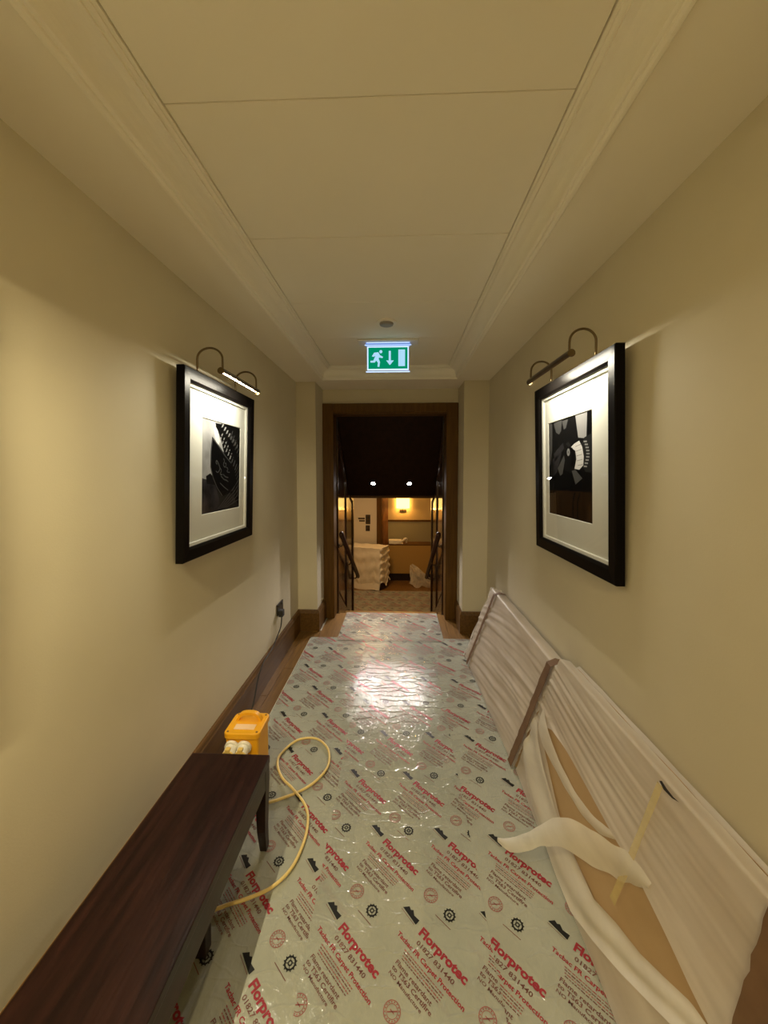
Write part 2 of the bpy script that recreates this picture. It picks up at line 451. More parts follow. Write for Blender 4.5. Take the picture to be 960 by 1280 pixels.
# ------------------------------------------------------------------ stairwell
def panel_wall(name, x, s):
    """Varnished stair wall at x; s = +1 faces +x.  Raised frame with sunk fields."""
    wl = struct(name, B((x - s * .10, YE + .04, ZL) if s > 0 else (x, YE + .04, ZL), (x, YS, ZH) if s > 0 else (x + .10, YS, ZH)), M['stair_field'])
    def pt(y, z, h): return (x + s * h, y, z)
    y0, y1, ym = YE + .04, YS, 4.62
    def stile(a, b, nm='panel_stile'):
        lo = (min(x, x + s * .014), a, ZL); hi = (max(x, x + s * .014), b, ZH)
        obj(nm, B(lo, hi, .003), M['stair_wood'], wl)
    stile(y0, y0 + .03); stile(ym - .08, ym + .08); stile(y1 - .09, y1)
    for ya, yb in ((y0 + .03, ym - .08), (ym + .08, y1 - .09)):
        # sloped bottom rail following the stair, sloped top rail following the soffit
        zb = lambda y: .22 - (y - YE) * .607
        zt = lambda y: max(1.15, 2.02 - (y - 3.92) * .91)
        for f0, f1 in ((lambda y: zb(y) - .45, zb), ):
            bm = bmesh.new()
            prism(bm, [(ya, max(ZL, f0(ya))), (yb, max(ZL, f0(yb))), (yb, f1(yb)), (ya, f1(ya))], 0, x, x + s * .014)
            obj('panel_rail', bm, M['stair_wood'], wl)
        bm = bmesh.new()
        prism(bm, [(ya, zt(ya) - .10), (yb, zt(yb) - .10), (yb, zt(yb) + .2), (ya, zt(ya) + .2)], 0, x, x + s * .014)
        obj('panel_rail', bm, M['stair_wood'], wl)
        # raised bead round the field
        pts = [pt(ya + .012, zb(ya) + .04, .004), pt(yb - .012, zb(yb) + .03, .004), pt(yb - .012, zt(yb) - .12, .004), pt(ya + .012, zt(ya) - .12, .004)]
        tube_bm = bmesh.new(); tube(tube_bm, pts + [pts[0]], .007, 6)
        obj('panel_bead', tube_bm, M['stair_wood'], wl)
    return wl
panel_wall('wall_stair_left', DL, 1)
panel_wall('wall_stair_right', DR, -1)
# sloped soffit
bm = bmesh.new()
prism(bm, [(YE - .0, ZH - .085), (YE + .05, ZH - .085), (4.90, 1.128), (YS + .12, 1.128), (YS + .12, 1.25), (4.92, 1.25), (YE, ZH + .0)], 0, DL, DR)
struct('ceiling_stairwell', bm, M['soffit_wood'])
obj_l = struct('trim_2', B((DL + .0145, 4.875, 1.118), (DR - .0145, 4.93, 1.15), .004), M['oak_v'])
st = thing('staircase', 'carpeted stair going down beyond the doorway between varnished walls', 'stairs', (-.08, YE, ZL))
for k in range(5):
    zt_ = -.17 * k
    y0 = YE - .02 + .28 * k
    obj('stair_step', B((DL + .017, y0, ZL - .02), (DR - .017, y0 + .28 if k < 4 else y0 + .02, zt_ - .001 if k else -.006), .004), M['plank'], st) if k else \
        obj('stair_nosing', B((DL + .034, YE - .02, -.17), (DR - .034, YE + .004, -.001), .003), M['plank'], st)

def handrail(x, s, label, mat):
    y0, z0, y1, z1 = 3.80, .83, 5.40, -.035
    h = thing('handrail', label, 'handrail', (x, y0, ZL))
    bm = bmesh.new()
    d = Vector((0, y1 - y0, z1 - z0)).normalized(); up = Vector((1, 0, 0)).cross(d).normalized()
    rings = []
    for p, sc in ((Vector((x, y0, z0)), .7), (Vector((x, y0, z0)) + d * .012, 1.0), (Vector((x, y1, z1)) - d * .012, 1.0), (Vector((x, y1, z1)), .7)):
        rings.append([bm.verts.new(p + Vector((1, 0, 0)) * .024 * sc * math.cos(a) + up * .030 * sc * math.sin(a)) for a in [2 * math.pi * k / 14 for k in range(14)]])
    for a, b in zip(rings, rings[1:]):
        for k in range(14): bm.faces.new([a[k], a[(k + 1) % 14], b[(k + 1) % 14], b[k]])
    bm.faces.new(rings[0][::-1]); bm.faces.new(rings[-1])
    bmesh.ops.recalc_face_normals(bm, faces=bm.faces)
    obj('rail', bm, M['rail'], h, True)
    wallx = DL + .0135 if s > 0 else DR - .0135
    for t in (.10, .5, .9):
        y = y0 + (y1 - y0) * t; z = z0 + (z1 - z0) * t
        if y > YS - .02: y = YS - .05
        bm = bmesh.new()
        tube(bm, smoothpath([(wallx, y, z - .065), (x + (wallx - x) * .35, y, z - .066), (x, y, z - .02)], 5), .008, 8)
        disc(bm, (wallx, y, z - .065), .022, (s, 0, 0), .005, 16)
        obj('rail_bracket', bm, M['chrome'], h, True)
handrail(-.57, 1, 'dark wooden handrail on left stair wall, sloping down', M['rail'])
handrail(.40, -1, 'dark wooden handrail on right stair wall, sloping down', M['rail'])

M['stair_lens'] = emit('stair_lamp', (1.0, 0.90, 0.84), STAIR_LENS)
nrm = Vector((0, -.91, -1)).normalized()
for i, (x, lab) in enumerate(((-.308, 'left one of two small recessed downlights in the dark sloping stair ceiling'),
                              (.133, 'right one of two small recessed downlights in the dark sloping stair ceiling'))):
    y = 4.70; z = 2.02 - (y - (YE + .05)) * (2.02 - 1.128) / (4.90 - YE - .05)
    c = Vector((x, y, z))
    t = thing('downlight', lab, 'light', c, 'stair downlights')
    bm = bmesh.new()
    u, v = frame_at(nrm)
    ring = []
    for rr, hh in ((.024, .003), (.026, .006), (.036, .005), (.038, .0)):
        ring.append([bm.verts.new(c + nrm * hh + (u * math.cos(2 * math.pi * k / 24) + v * math.sin(2 * math.pi * k / 24)) * rr) for k in range(24)])
    for a, b in zip(ring, ring[1:]):
        for k in range(24): bm.faces.new([a[k], a[(k + 1) % 24], b[(k + 1) % 24], b[k]])
    bmesh.ops.recalc_face_normals(bm, faces=bm.faces)
    obj('bezel', bm, M['chrome'], t, True)
    bm = bmesh.new(); disc(bm, c + nrm * .001, .024, nrm, .002, 24)
    obj('lamp', bm, M['stair_lens'], t)
    ld = bpy.data.lights.new('stair_spot', 'SPOT'); ld.energy = STAIR_W; ld.color = (1.0, .90, .84); ld.shadow_soft_size = .012
    ld.spot_size = math.radians(84); ld.spot_blend = .35
    lo = bpy.data.objects.new('stair_spot', ld); COL.objects.link(lo); lo.parent = t
    lo.location = nrm * .03; lo.rotation_euler = nrm.to_track_quat('-Z', 'Y').to_euler()

# ------------------------------------------------------------------ lounge at the foot of the stairs
LX0, LX1, LY1, LZ1 = -2.3, 1.7, 8.45, 1.62
struct('floor_lounge', B((LX0, YS - .35, ZL - .1), (LX1, LY1, ZL)), M['plank'])
struct('wall_lounge_left', B((LX0 - .1, YS, ZL), (LX0, LY1, LZ1)), M['cream'])
struct('wall_lounge_right', B((LX1, YS, ZL), (LX1 + .1, LY1, LZ1)), M['cream'])
struct('wall_lounge_back', B((LX0, LY1, ZL), (LX1, LY1 + .1, LZ1)), M['lounge_wall'])
struct('ceiling_lounge', B((LX0, YS + .12, LZ1), (LX1, LY1, LZ1 + .1)), M['ceil'])
bm = bmesh.new()
box(bm, (LX0, YS, ZL), (DL - .1, YS + .12, LZ1)); box(bm, (DR + .1, YS, ZL), (LX1, YS + .12, LZ1))
box(bm, (DL - .1, YS, 1.2), (DR + .1, YS + .12, LZ1 + .7))
box(bm, (DL - .1, YS, ZL), (DL, YS + .12, 1.2)); box(bm, (DR, YS, ZL), (DR + .1, YS + .12, 1.2))
struct('wall_lounge_front', bm, M['cream'])
# partition with cream face and wooden end post
struct('wall_partition', B((LX0, 8.20, ZL), (-.461, 8.34, LZ1)), M['cream'])
struct('trim_3', B((-.462, 8.15, ZL), (-.352, 8.36, LZ1), .004), M['oak_v'])
bm = bmesh.new(); prism(bm, [(-.352, 8.362), (-.340, 8.362), (-.225, 8.440), (-.225, LY1 - .0005), (-.352, LY1 - .0005)], 2, ZL, LZ1)
struct('trim_4', bm, M['oak'])
struct('trim_5', B((-.225, LY1 - .022, .375), (LX1, LY1, .415), .004), M['oak_v'])
struct('trim_6', B((-.225, LY1 - .012, -.07), (LX1, LY1, .376)), M['dado'])

ban = thing('banquette', 'tan upholstered low bench back with dark plinth below the wall lamp', 'bench', (.6, 8.2, ZL))
obj('plinth', B((-.22, 8.12, ZL), (LX1 - .01, LY1 - .013, -.696)), M['mahog_dark'], ban)
for a, b in ((-.224, .75), (.756, LX1 - .012)):
    obj('upholstered_panel', B((a, 8.08, -.695), (b, LY1 - .02, -.085), .018, 3), M['sofa'], ban)
obj('ledge', B((-.224, 8.075, -.084), (LX1 - .011, LY1 - .013, -.066), .004), M['oak_v'], ban)

# wall lamp
wl = thing('wall_lamp', 'glowing cream fabric wall lamp above the grey-green panel', 'lamp', (.10, LY1, .66))
M['shade'] = emit('lamp_shade', (1.0, 0.62, 0.17), SHADE_E)
bm = bmesh.new()
zz = [.675, .677, .93, .932]
for (ra, rb) in ((.145, .145),):
    rg = []
    for z, r_ in ((.675, .140), (.675, .146), (.935, .146), (.935, .140), (.675, .140)):
        rg.append([bm.verts.new((.10 + r_ * math.cos(math.pi * k / 16), LY1 - .035 - .62 * r_ * math.sin(math.pi * k / 16), z)) for k in range(17)])
    for a, b in zip(rg, rg[1:]):
        for k in range(16): bm.faces.new([a[k], a[k + 1], b[k + 1], b[k]])
bmesh.ops.recalc_face_normals(bm, faces=bm.faces)
obj('lamp_shade', bm, M['shade'], wl, True)
obj('wall_plate', B((.03, LY1 - .02, .585), (.17, LY1 - .0005, .645), .004), M['chrome'], wl)
bm = bmesh.new(); tube(bm, smoothpath([(.10, LY1 - .015, .62), (.10, LY1 - .07, .61), (.10, LY1 - .075, .70)], 5), .008, 8)
obj('lamp_arm', bm, M['chrome'], wl, True)
for z, nm in ((.62, 'wall_lamp_down'), (.97, 'wall_lamp_up')):
    ld = bpy.data.lights.new(nm, 'POINT'); ld.energy = 6.0; ld.color = (1, .50, .12); ld.shadow_soft_size = .04
    lo = bpy.data.objects.new('bulb', ld); COL.objects.link(lo); lo.parent = wl
    lo.location = Vector((.10, LY1 - .09, z + .07 if z < .9 else z)) - wl.location
ld = bpy.data.lights.new('lounge_light', 'AREA'); ld.shape = 'DISK'; ld.size = .5; ld.energy = LOUNGE_W; ld.color = (1, .60, .27)
lo = bpy.data.objects.new('lounge_ceiling_light', ld); COL.objects.link(lo); lo.location = (-.45, 6.6, LZ1 - .03)

# switches on the cream wall
def plate(name, x0, x1, z0, z1, label, rows):
    t = thing(name, label, 'switch', ((x0 + x1) / 2, 8.20, z0))
    obj('switch_plate', B((x0, 8.188, z0), (x1, 8.1995, z1), .003), M['black'], t)
    for r_ in range(rows):
        a = z0 + (z1 - z0) * (r_ + .2) / rows; b = z0 + (z1 - z0) * (r_ + .8) / rows
        obj('switch_rocker', B((x0 + .02, 8.182, a), (x1 - .02, 8.1885, b), .002), M['chrome'], t)
plate('wall_switch', -.70, -.61, .20, .32, 'dark square wall switch, lowest fitting on the cream wall beyond the stairs', 1)
plate('wall_switch', -.70, -.60, .35, .55, 'dark tall three-row switch plate above the square switch on cream wall', 3)
plate('thermostat', -.86, -.72, .455, .485, 'upper narrow dark control strip left of the switch plates', 1)
plate('thermostat', -.84, -.72, .405, .432, 'lower narrow dark control strip left of the switch plates', 1)

# dust-sheeted cabinet
ang = math.radians(-17.5)
def cz(u, v, z): return Vector((-.33 + u * math.cos(ang) - v * math.sin(ang), 7.38 + u * math.sin(ang) + v * math.cos(ang), z))
# u runs to the left (negative), v away
cab = thing('covered_cabinet', 'boxy furniture piece under a crumpled white dust sheet beyond the stairs', 'furniture', (-.6, 7.7, ZL))
bm = bmesh.new()
cs = [cz(-.76, .02, 0), cz(-.02, .02, 0), cz(-.02, .44, 0), cz(-.76, .44, 0)]
prism(bm, [(c.x, c.y) for c in cs], 2, ZL, -.06)
obj('cabinet_body', bm, M['mahog_dark'], cab)
bm = bmesh.new()
def hem(s): return -.735 - .05 * math.sin(s * 9) + .02 * math.sin(s * 23)
per = [(-1.0, .48), (-1.0, 0), (0, 0), (0, .48)]
def perim(s):
    if s < .2: return Vector((-.78, .46 - .46 * s / .2))
    if s < .78: return Vector((-.78 + .78 * (s - .2) / .58, 0))
    return Vector((0, .46 * (s - .78) / .22))
def shf(i, j):
    p = perim(i)
    zz_ = -.03 + (hem(i * 5) - (.10 if .3 < i < .76 else 0) + .03) * j
    wv = .010 * noise.noise(Vector((i * 26, j * 3, 0))) * (j ** .6) + .008 * noise.noise(Vector((i * 12, j * 6, 4))) + (.018 * math.sin(j * 31 + i * 9) if i > .76 else .004 * math.sin(j * 23 + i * 5))
    nrm2 = Vector((0, -1)) if .2 <= i < .78 else (Vector((1, 0)) if i >= .78 else Vector((-1, 0)))
    p = p + nrm2 * (wv + .018 * j)
    return cz(p.x, p.y, zz_)
grid(bm, 90, 34, shf)
grid(bm, 30, 14, lambda i, j: cz(-.78 + .78 * i, .46 * j, -.03 + .006 * math.sin(i * 19 + j * 7) - .003))
obj('dust_sheet', bm, M['sheet'], cab)
bm = bmesh.new()
grid(bm, 24, 6, lambda i, j: cz(-.76 + i * .72, -.012 - .03 * j, -.72 - .125 * j + .012 * math.sin(i * 9)))
obj('under_sheet', bm, M['sheet'], cab)

# folded cloth on the ledge
ct = thing('folded_cloth', 'white folded cloth lying on the bench back ledge by the wooden post', 'cloth', (-.02, 8.2, -.066))
bm = bmesh.new()
for k in range(3):
    grid(bm, 20, 8, lambda i, j, k=k: Vector((-.20 + i * (.30 - .02 * k), 8.12 + .20 * j, -.06 + .028 * k + .012 * math.sin(j * 3.1) + .006 * math.sin(i * 11 + k))))
box(bm, (-.20, 8.125, -.0655), (.07, 8.30, .015), .012)
obj('cloth_fold', bm, M['towel'], ct)
bm = bmesh.new()
tube(bm, smoothpath([(.02, 8.14, -.03), (.10, 8.13, .01), (.15, 8.13, .05), (.18, 8.16, .03), (.17, 8.2, -.045)], 5), .022, 8)
obj('cloth_roll', bm, M['towel'], ct, True)

# polythene bag
pb = thing('plastic_bag', 'crumpled clear plastic sheeting on the wood floor before the bench', 'plastic', (.48, 7.7, ZL))
bm = bmesh.new()
rr = random.Random(3)
def bagf(i, j):
    a = i * 2 * math.pi
    c = Vector((.50 - .22 * j ** 1.2, 7.72 + .1 * j, ZL + .012 + .38 * j))
    r_ = (.17 * (1 - j) ** .8 + .015) * (1 + .35 * math.sin(a * 5 + j * 6) * .6)
    p = c + Vector((math.cos(a) * r_ * 1.3, math.sin(a) * r_ * .8, .02 * math.sin(a * 7 + j * 13) + .03 * rr.random()))
    p.z = max(p.z, ZL + .003)
    return p
grid(bm, 34, 12, bagf)
for f in bm.faces: f.smooth = False
obj('crumpled_sheet', bm, M['polythene'], pb)

# ------------------------------------------------------------------ printed floor film
TXT = {}
def text_mesh(s, bold):
    k = (s, bold)
    if k in TXT: return TXT[k]
    cu = bpy.data.curves.new('t', 'FONT'); cu.body = s; cu.size = 1.0; cu.resolution_u = 2
    cu.offset = bold; cu.fill_mode = 'FRONT'; cu.dimensions = '2D'
    o = bpy.data.objects.new('t', cu); COL.objects.link(o)
    dg = bpy.context.evaluated_depsgraph_get(); dg.update()
    me = o.evaluated_get(dg).to_mesh()
    vs = [(v.co.x, v.co.y) for v in me.vertices]; fs = [tuple(p.vertices) for p in me.polygons]
    o.evaluated_get(dg).to_mesh_clear()
    bpy.data.objects.remove(o); bpy.data.curves.remove(cu)
    x0 = min(v[0] for v in vs); x1 = max(v[0] for v in vs)
    TXT[k] = ([((x - x0) / (x1 - x0), y) for x, y in vs], fs); return TXT[k]

UNIT = []                                     # (verts2d, faces, material index)
def u_text(s, x, y, wd, cap, mi, bold=0.0):
    vs, fs = text_mesh(s, bold)
    UNIT.append(([(x + a * wd, y + b * cap / .70) for a, b in vs], fs, mi))
def u_poly(ps, mi): UNIT.append((ps, [tuple(range(len(ps)))], mi))
def u_ring(cx, cy, r0, r1, mi, n=22):
    ps = []
    for k in range(n):
        a = 2 * math.pi * k / n; ps += [(cx + r0 * math.cos(a), cy + r0 * math.sin(a)), (cx + r1 * math.cos(a), cy + r1 * math.sin(a))]
    UNIT.append((ps, [(2 * k, 2 * k + 1, (2 * k + 3) % (2 * n), (2 * k + 2) % (2 * n)) for k in range(n)], mi))
def u_bar(x0, y0, x1, y1, wd, mi):
    d = Vector((x1 - x0, y1 - y0)).normalized(); n_ = Vector((-d.y, d.x)) * wd / 2
    u_poly([(x0 + n_.x, y0 + n_.y), (x0 - n_.x, y0 - n_.y), (x1 - n_.x, y1 - n_.y), (x1 + n_.x, y1 + n_.y)], mi)
# materials: 0 red, 1 black, 2 brown, 3 pale red
u_text('Florprotec', .049, -.0215, .170, .0245, 0, .042)
u_text('01827 831440', .060, -.046, .135, .0125, 2, .016)
u_text('Tacbac FR Carpet Protection', .003, -.070, .243, .0125, 0, .026)
u_text('Flame retardant', .048, -.124, .130, .0115, 2, .018)
u_text('to TS63 Certifire', .048, -.140, .142, .0115, 2, .02)
u_text('NO Manufacture', .050, -.1545, .118, .009, 2, .014)
rq = random.Random(11)
for k in range(4):                            # fine print too small to read: broken word-length dashes
    x = .046 + .003 * k; y = -.0815 - .0072 * k
    while x < .186:
        l = rq.uniform(.004, .011); u_bar(x, y, min(x + l, .19), y, rq.uniform(.0022, .0032), 2 if k % 2 else 3); x += l + .0022
# flag: hill over a wave
u_poly([(-.034, -.0015), (-.020, .0155), (-.011, .0105), (-.004, .0160), (.008, .0060), (.029, .0075), (.028, -.0100), (.010, -.0075), (-.006, -.0055)], 1)
u_bar(-.034, -.0075, .024, -.0135, .0016, 2)
# wheel
u_ring(.087, .088, .0128, .0178, 1); u_ring(.087, .088, .0035, .0075, 1, 12)
for k in range(12):
    a = 2 * math.pi * k / 12; u_bar(.087 + .015 * math.cos(a), .088 + .015 * math.sin(a), .087 + .0205 * math.cos(a), .088 + .0205 * math.sin(a), .0032, 1)
for k in range(4):
    a = math.pi / 4 + math.pi / 2 * k; u_bar(.087 + .007 * math.cos(a), .088 + .007 * math.sin(a), .087 + .013 * math.cos(a), .088 + .013 * math.sin(a), .002, 1)
u_bar(.054, .0565, .113, .0575, .0022, 2)
# roundel
u_ring(.113, -.204, .0215, .0235, 3, 26); u_ring(.113, -.204, .0145, .0160, 3, 22)
u_bar(.104, -.214, .123, -.194, .0028, 3); u_bar(.106, -.204, .120, -.204, .0022, 3)
for k in range(16):
    a = 2 * math.pi * k / 16; u_bar(.113 + .0175 * math.cos(a), -.204 + .0175 * math.sin(a), .113 + .0205 * math.cos(a), -.204 + .0205 * math.sin(a), .003, 3)

CA, SA = math.cos(math.radians(-43.5)), math.sin(math.radians(-43.5))
def print_mesh(ox, oy, x0, x1, y0, y1, z):
    """Lay the repeat over a rectangle and trim it at the edges."""
    vs, fs, ms = [], [], []
    for j in range(-14, 40):
        for i in range(-14, 14):
            px = ox + .251 * i + .127 * j; py = oy - .004 * i + .2865 * j
            if px < x0 - .3 or px > x1 + .3 or py < y0 - .3 or py > y1 + .3: continue
            for pv, pf, mi in UNIT:
                b0 = len(vs)
                q = [(px + a * CA - b * SA, py + a * SA + b * CA) for a, b in pv]
                if max(c[0] for c in q) < x0 or min(c[0] for c in q) > x1 or max(c[1] for c in q) < y0 or min(c[1] for c in q) > y1: continue
                vs += [(c[0], c[1], z) for c in q]
                fs += [tuple(t + b0 for t in f) for f in pf]; ms += [mi] * len(pf)
    me = bpy.data.meshes.new('tmp'); me.from_pydata(vs, [], fs); me.polygons.foreach_set('material_index', ms)
    bm = bmesh.new(); bm.from_mesh(me); bpy.data.meshes.remove(me)
    for co, no in (((x0, 0, 0), (-1, 0, 0)), ((x1, 0, 0), (1, 0, 0)), ((0, y0, 0), (0, -1, 0)), ((0, y1, 0), (0, 1, 0))):
        bmesh.ops.bisect_plane(bm, geom=bm.verts[:] + bm.edges[:] + bm.faces[:], dist=1e-6, plane_co=co, plane_no=no, clear_outer=True)
    for f in bm.faces:
        if f.normal.z < 0: f.normal_flip()
    return bm
PM = [M['p_red'], M['p_dark'], M['p_soft'], M['p_pink']]
def film(label, ox, oy, x0, x1, y0, y1, z):
    t = thing('floor_film', label, 'floor covering', ((x0 + x1) / 2, (y0 + y1) / 2, z))
    bm = bmesh.new()
    nx, ny = max(8, int((x1 - x0) / .02)), max(8, int((y1 - y0) / .03))
    def fz(i, j):
        x = x0 + (x1 - x0) * i; y = y0 + (y1 - y0) * j
        lift = 0.0
        return Vector((x, y, z))
    box(bm, (x0, y0, z - .0009), (x1, y1, z))
    obj('film', bm, M['film'], t)
    obj('printed_lettering', print_mesh(ox, oy, x0 + .001, x1 - .001, y0 + .001, y1 - .001, z + .0005), PM, t)
    return t
film('left run of pale printed floor film passing under the dark bench', -.310, 1.323, FXL, -.165, -.6, FY + .005, .0018)
film('middle run of pale printed floor film lapped over the runs on both sides', -.080, 1.465, -.275, .285, -.6, FY, .0040)
film('right run of pale printed floor film passing under the leaning wrapped panels', .256, 1.158, .085, FXR, -.6, FY + .01, .0018)
film('narrow printed film piece running through the doorway to the stair edge', -.02, 3.36, -.525, .39, FY - .06, YE + .002, .0062)
film('printed film on the lounge floor at the foot of the stairs', .03, 6.4, -1.35, 1.2, 5.6, 7.38, ZL + .002)

# ------------------------------------------------------------------ framed pictures with picture lights
def lerp(a, b, t): return a + (b - a) * t
def picture(side, yc, w, z0, z1, back_top, back_bot, pu0, pu1, pv0, pv1, label, art):
    """side -1 = left wall, +1 = right wall.  Local frame: u along the wall as the viewer reads it, v up, h out of the wall."""
    wallx = XL if side < 0 else XR
    t = thing('framed_picture', label, 'picture', (wallx, yc, z0))
    hgt = z1 - z0
    def P(u, v, h):
        lean = lerp(back_bot, back_top, v / hgt)
        y = yc + (u if side < 0 else -u)
        return Vector((wallx - side * (lean + h), y, z0 + v))
    hw = w / 2
    fwid = .056; D = .034
    # each rail mitred: profile (inset, height)
    prof_ = [(0, 0), (0, D - .004), (.003, D), (.046, D - .002), (fwid, D - .010), (fwid, .008), (fwid, 0)]
    cor = lambda o_: [(-hw + o_, o_), (hw - o_, o_), (hw - o_, hgt - o_), (-hw + o_, hgt - o_)]
    for k in range(4):
        bm = bmesh.new(); a, b = [], []
        for o_, h in prof_:
            c = cor(o_); a.append(bm.verts.new(P(*c[k], h))); b.append(bm.verts.new(P(*c[(k + 1) % 4], h)))
        n = len(prof_)
        for i in range(n): bm.faces.new([a[i], b[i], b[(i + 1) % n], a[(i + 1) % n]])
        bm.faces.new(a[::-1]); bm.faces.new(b)
        bmesh.ops.recalc_face_normals(bm, faces=bm.faces)
        obj('frame_rail', bm, M['frame'], t)
    # white slip inside the frame
    bm = bmesh.new()
    sp = [(fwid - .001, D - .017), (fwid + .012, D - .019), (fwid + .014, .004)]
    rg = [[bm.verts.new(P(*c, h)) for c in cor(o_)] for o_, h in sp]
    for a, b in zip(rg, rg[1:]):
        for k in range(4): bm.faces.new([a[k], a[(k + 1) % 4], b[(k + 1) % 4], b[k]])
    bmesh.ops.recalc_face_normals(bm, faces=bm.faces)
    obj('slip', bm, M['mat'], t, label='white inner slip')
    # mount board with a bevelled window
    bm = bmesh.new()
    win = [(pu0, pv0), (pu1, pv0), (pu1, pv1), (pu0, pv1)]
    o1 = cor(fwid + .010)
    rg = [[bm.verts.new(P(*c, .006)) for c in o1], [bm.verts.new(P(*c, .006)) for c in win],
          [bm.verts.new(P(u + (.002 if u == pu0 else -.002), v + (.002 if v == pv0 else -.002), .0035)) for u, v in win]]
    for a, b in zip(rg, rg[1:]):
        for k in range(4): bm.faces.new([a[k], a[(k + 1) % 4], b[(k + 1) % 4], b[k]])
    bmesh.ops.recalc_face_normals(bm, faces=bm.faces)
    obj('mount', bm, M['mat'], t, label='wide white mount board')
    bm = bmesh.new()
    c = cor(.02); quad(bm, [P(*q, .001) for q in c]); obj('backing', bm, M['black'], t)
    # print
    bm = bmesh.new(); mats = []
    def A(u, v, lvl): return P(lerp(pu0, pu1, u), lerp(pv1, pv0, v), .0030 + .00006 * lvl)
    art(bm, A, mats)
    for f in bm.faces:
        if f.normal.x * -side < 0: f.normal_flip()
    obj('print', bm, mats, t, label='black and white photograph')
    bm = bmesh.new(); c = cor(fwid - .004); quad(bm, [P(*q, .0185) for q in c]); obj('glass', bm, M['glass'], t)
    # picture light: fixed to the frame head, so it is part of the picture
    lamp = bpy.data.objects.new('picture_light', None); COL.objects.link(lamp); lamp.parent = t
    return t, P, lamp

def grey(v, nm): return pr('print_' + nm, (v, v * .98, v * .97), 0.5, spec=0.02)
PG = {k: grey(v, k) for k, v in dict(black=.003, dark=.007, charcoal=.018, mid=.075, light=.27, white=.6).items()}
PG['warm'] = pr('print_warm', (.018, .010, .004), .5, spec=.02)
PG['sky'] = pr('print_sky', (.20, .20, .20), .5, col2=(.42, .42, .42), nscale=6, spec=.02)
PG['smoke'] = pr('print_smoke', (.008, .0075, .009), .5, col2=(.045, .043, .047), nscale=9, spec=.02)
def art_tools(bm, A, mats):
    idx = {}
    def mi(n):
        if n not in idx: idx[n] = len(mats); mats.append(PG[n])
        return idx[n]
    def poly(ps, n, l): 
        ps = [(min(max(u, 0), 1), min(max(v, 0), 1)) for u, v in ps]
        quad(bm, [A(u, v, l) for u, v in ps], mi(n))
    def line(ps, wd, n, l):
        for (a, b), (c, d) in zip(ps, ps[1:]):
            dx, dy = c - a, d - b; L = math.hypot(dx, dy) or 1; nx, ny = -dy / L * wd / 2, dx / L * wd / 2
            poly([(a + nx, b + ny), (a - nx, b - ny), (c - nx, d - ny), (c + nx, d + ny)], n, l)
    return poly, line
def art_shield(bm, A, mats):
    poly, line = art_tools(bm, A, mats)
    poly([(0, 0), (1, 0), (1, 1), (0, 1)], 'charcoal', 0)
    poly([(0, 0), (.45, 0), (.62, .3), (.3, .66), (0, .62)], 'sky', 1)
    poly([(0, .62), (.3, .66), (.5, 1), (0, 1)], 'smoke', 1)
    poly([(.10, .60), (.20, .57), (.34, .66), (.34, .70), (.12, .68)], 'dark', 2)
    poly([(.30, .02), (1, .0), (1, .98), (.72, .80), (.62, .5), (.46, .20)], 'black', 2)
    poly([(.27, .09), (.34, .05), (.43, .21), (.37, .28), (.30, .18)], 'white', 3)
    for k in range(9):
        u = .42 + .052 * k; v = .20 + .042 * k
        poly([(u, v), (u + .035, v - .012), (u + .085, v - .085), (u + .055, v - .075)], 'light' if k < 6 else 'mid', 3)
    for k in range(8):
        u = .46 + .06 * k; v = .055 + .03 * k
        poly([(u, v), (u + .04, v - .01), (u + .075, v - .05), (u + .035, v - .045)], 'light' if k < 4 else 'mid', 3)
    for k in range(6):
        line([(.70 + .05 * k, .16 + .04 * k), (.78 + .05 * k, .06 + .05 * k)], .010, 'mid', 3)
    line([(.32, .05), (.62, .27), (.84, .42)], .02, 'dark', 4)
    for k in range(7):
        line([(.78, .62 + .055 * k), (1.0, .46 + .055 * k)], .008, 'mid', 3)
    for k in range(5):
        line([(.40 + .05 * k, .97), (.98, .66 + .06 * k)], .007, 'mid', 3)
    sh = [(.235, .175), (.20, .33), (.195, .50), (.25, .62), (.36, .74), (.50, .84), (.72, .80), (.90, .66), (.84, .52), (.74, .43), (.56, .35), (.40, .26)]
    poly(sh, 'black', 5)
    line([(u * .96 + .022, v * .965 + .018) for u, v in sh[:6]], .010, 'mid', 6)
    line([(.26, .20), (.42, .285), (.57, .37), (.74, .45)], .009, 'mid', 6)
    # loose script strokes on the shield
    for ps in ([(.36, .47), (.33, .45), (.35, .43), (.40, .47), (.43, .52), (.38, .56), (.33, .545)],
               [(.42, .50), (.47, .54), (.44, .58), (.50, .585)],
               [(.52, .40), (.55, .43), (.52, .47), (.57, .50), (.60, .46), (.56, .455)],
               [(.60, .50), (.65, .52), (.62, .55), (.70, .56)],
               [(.46, .60), (.54, .64), (.60, .65), (.66, .67)], [(.52, .58), (.58, .61), (.66, .62)], [(.44, .68), (.56, .735), (.66, .77)]):
        sp_ = [(p.x, p.y) for p in smoothpath([(a, b, 0) for a, b in ps], 5)]
        line(sp_, .011, 'mid', 6)
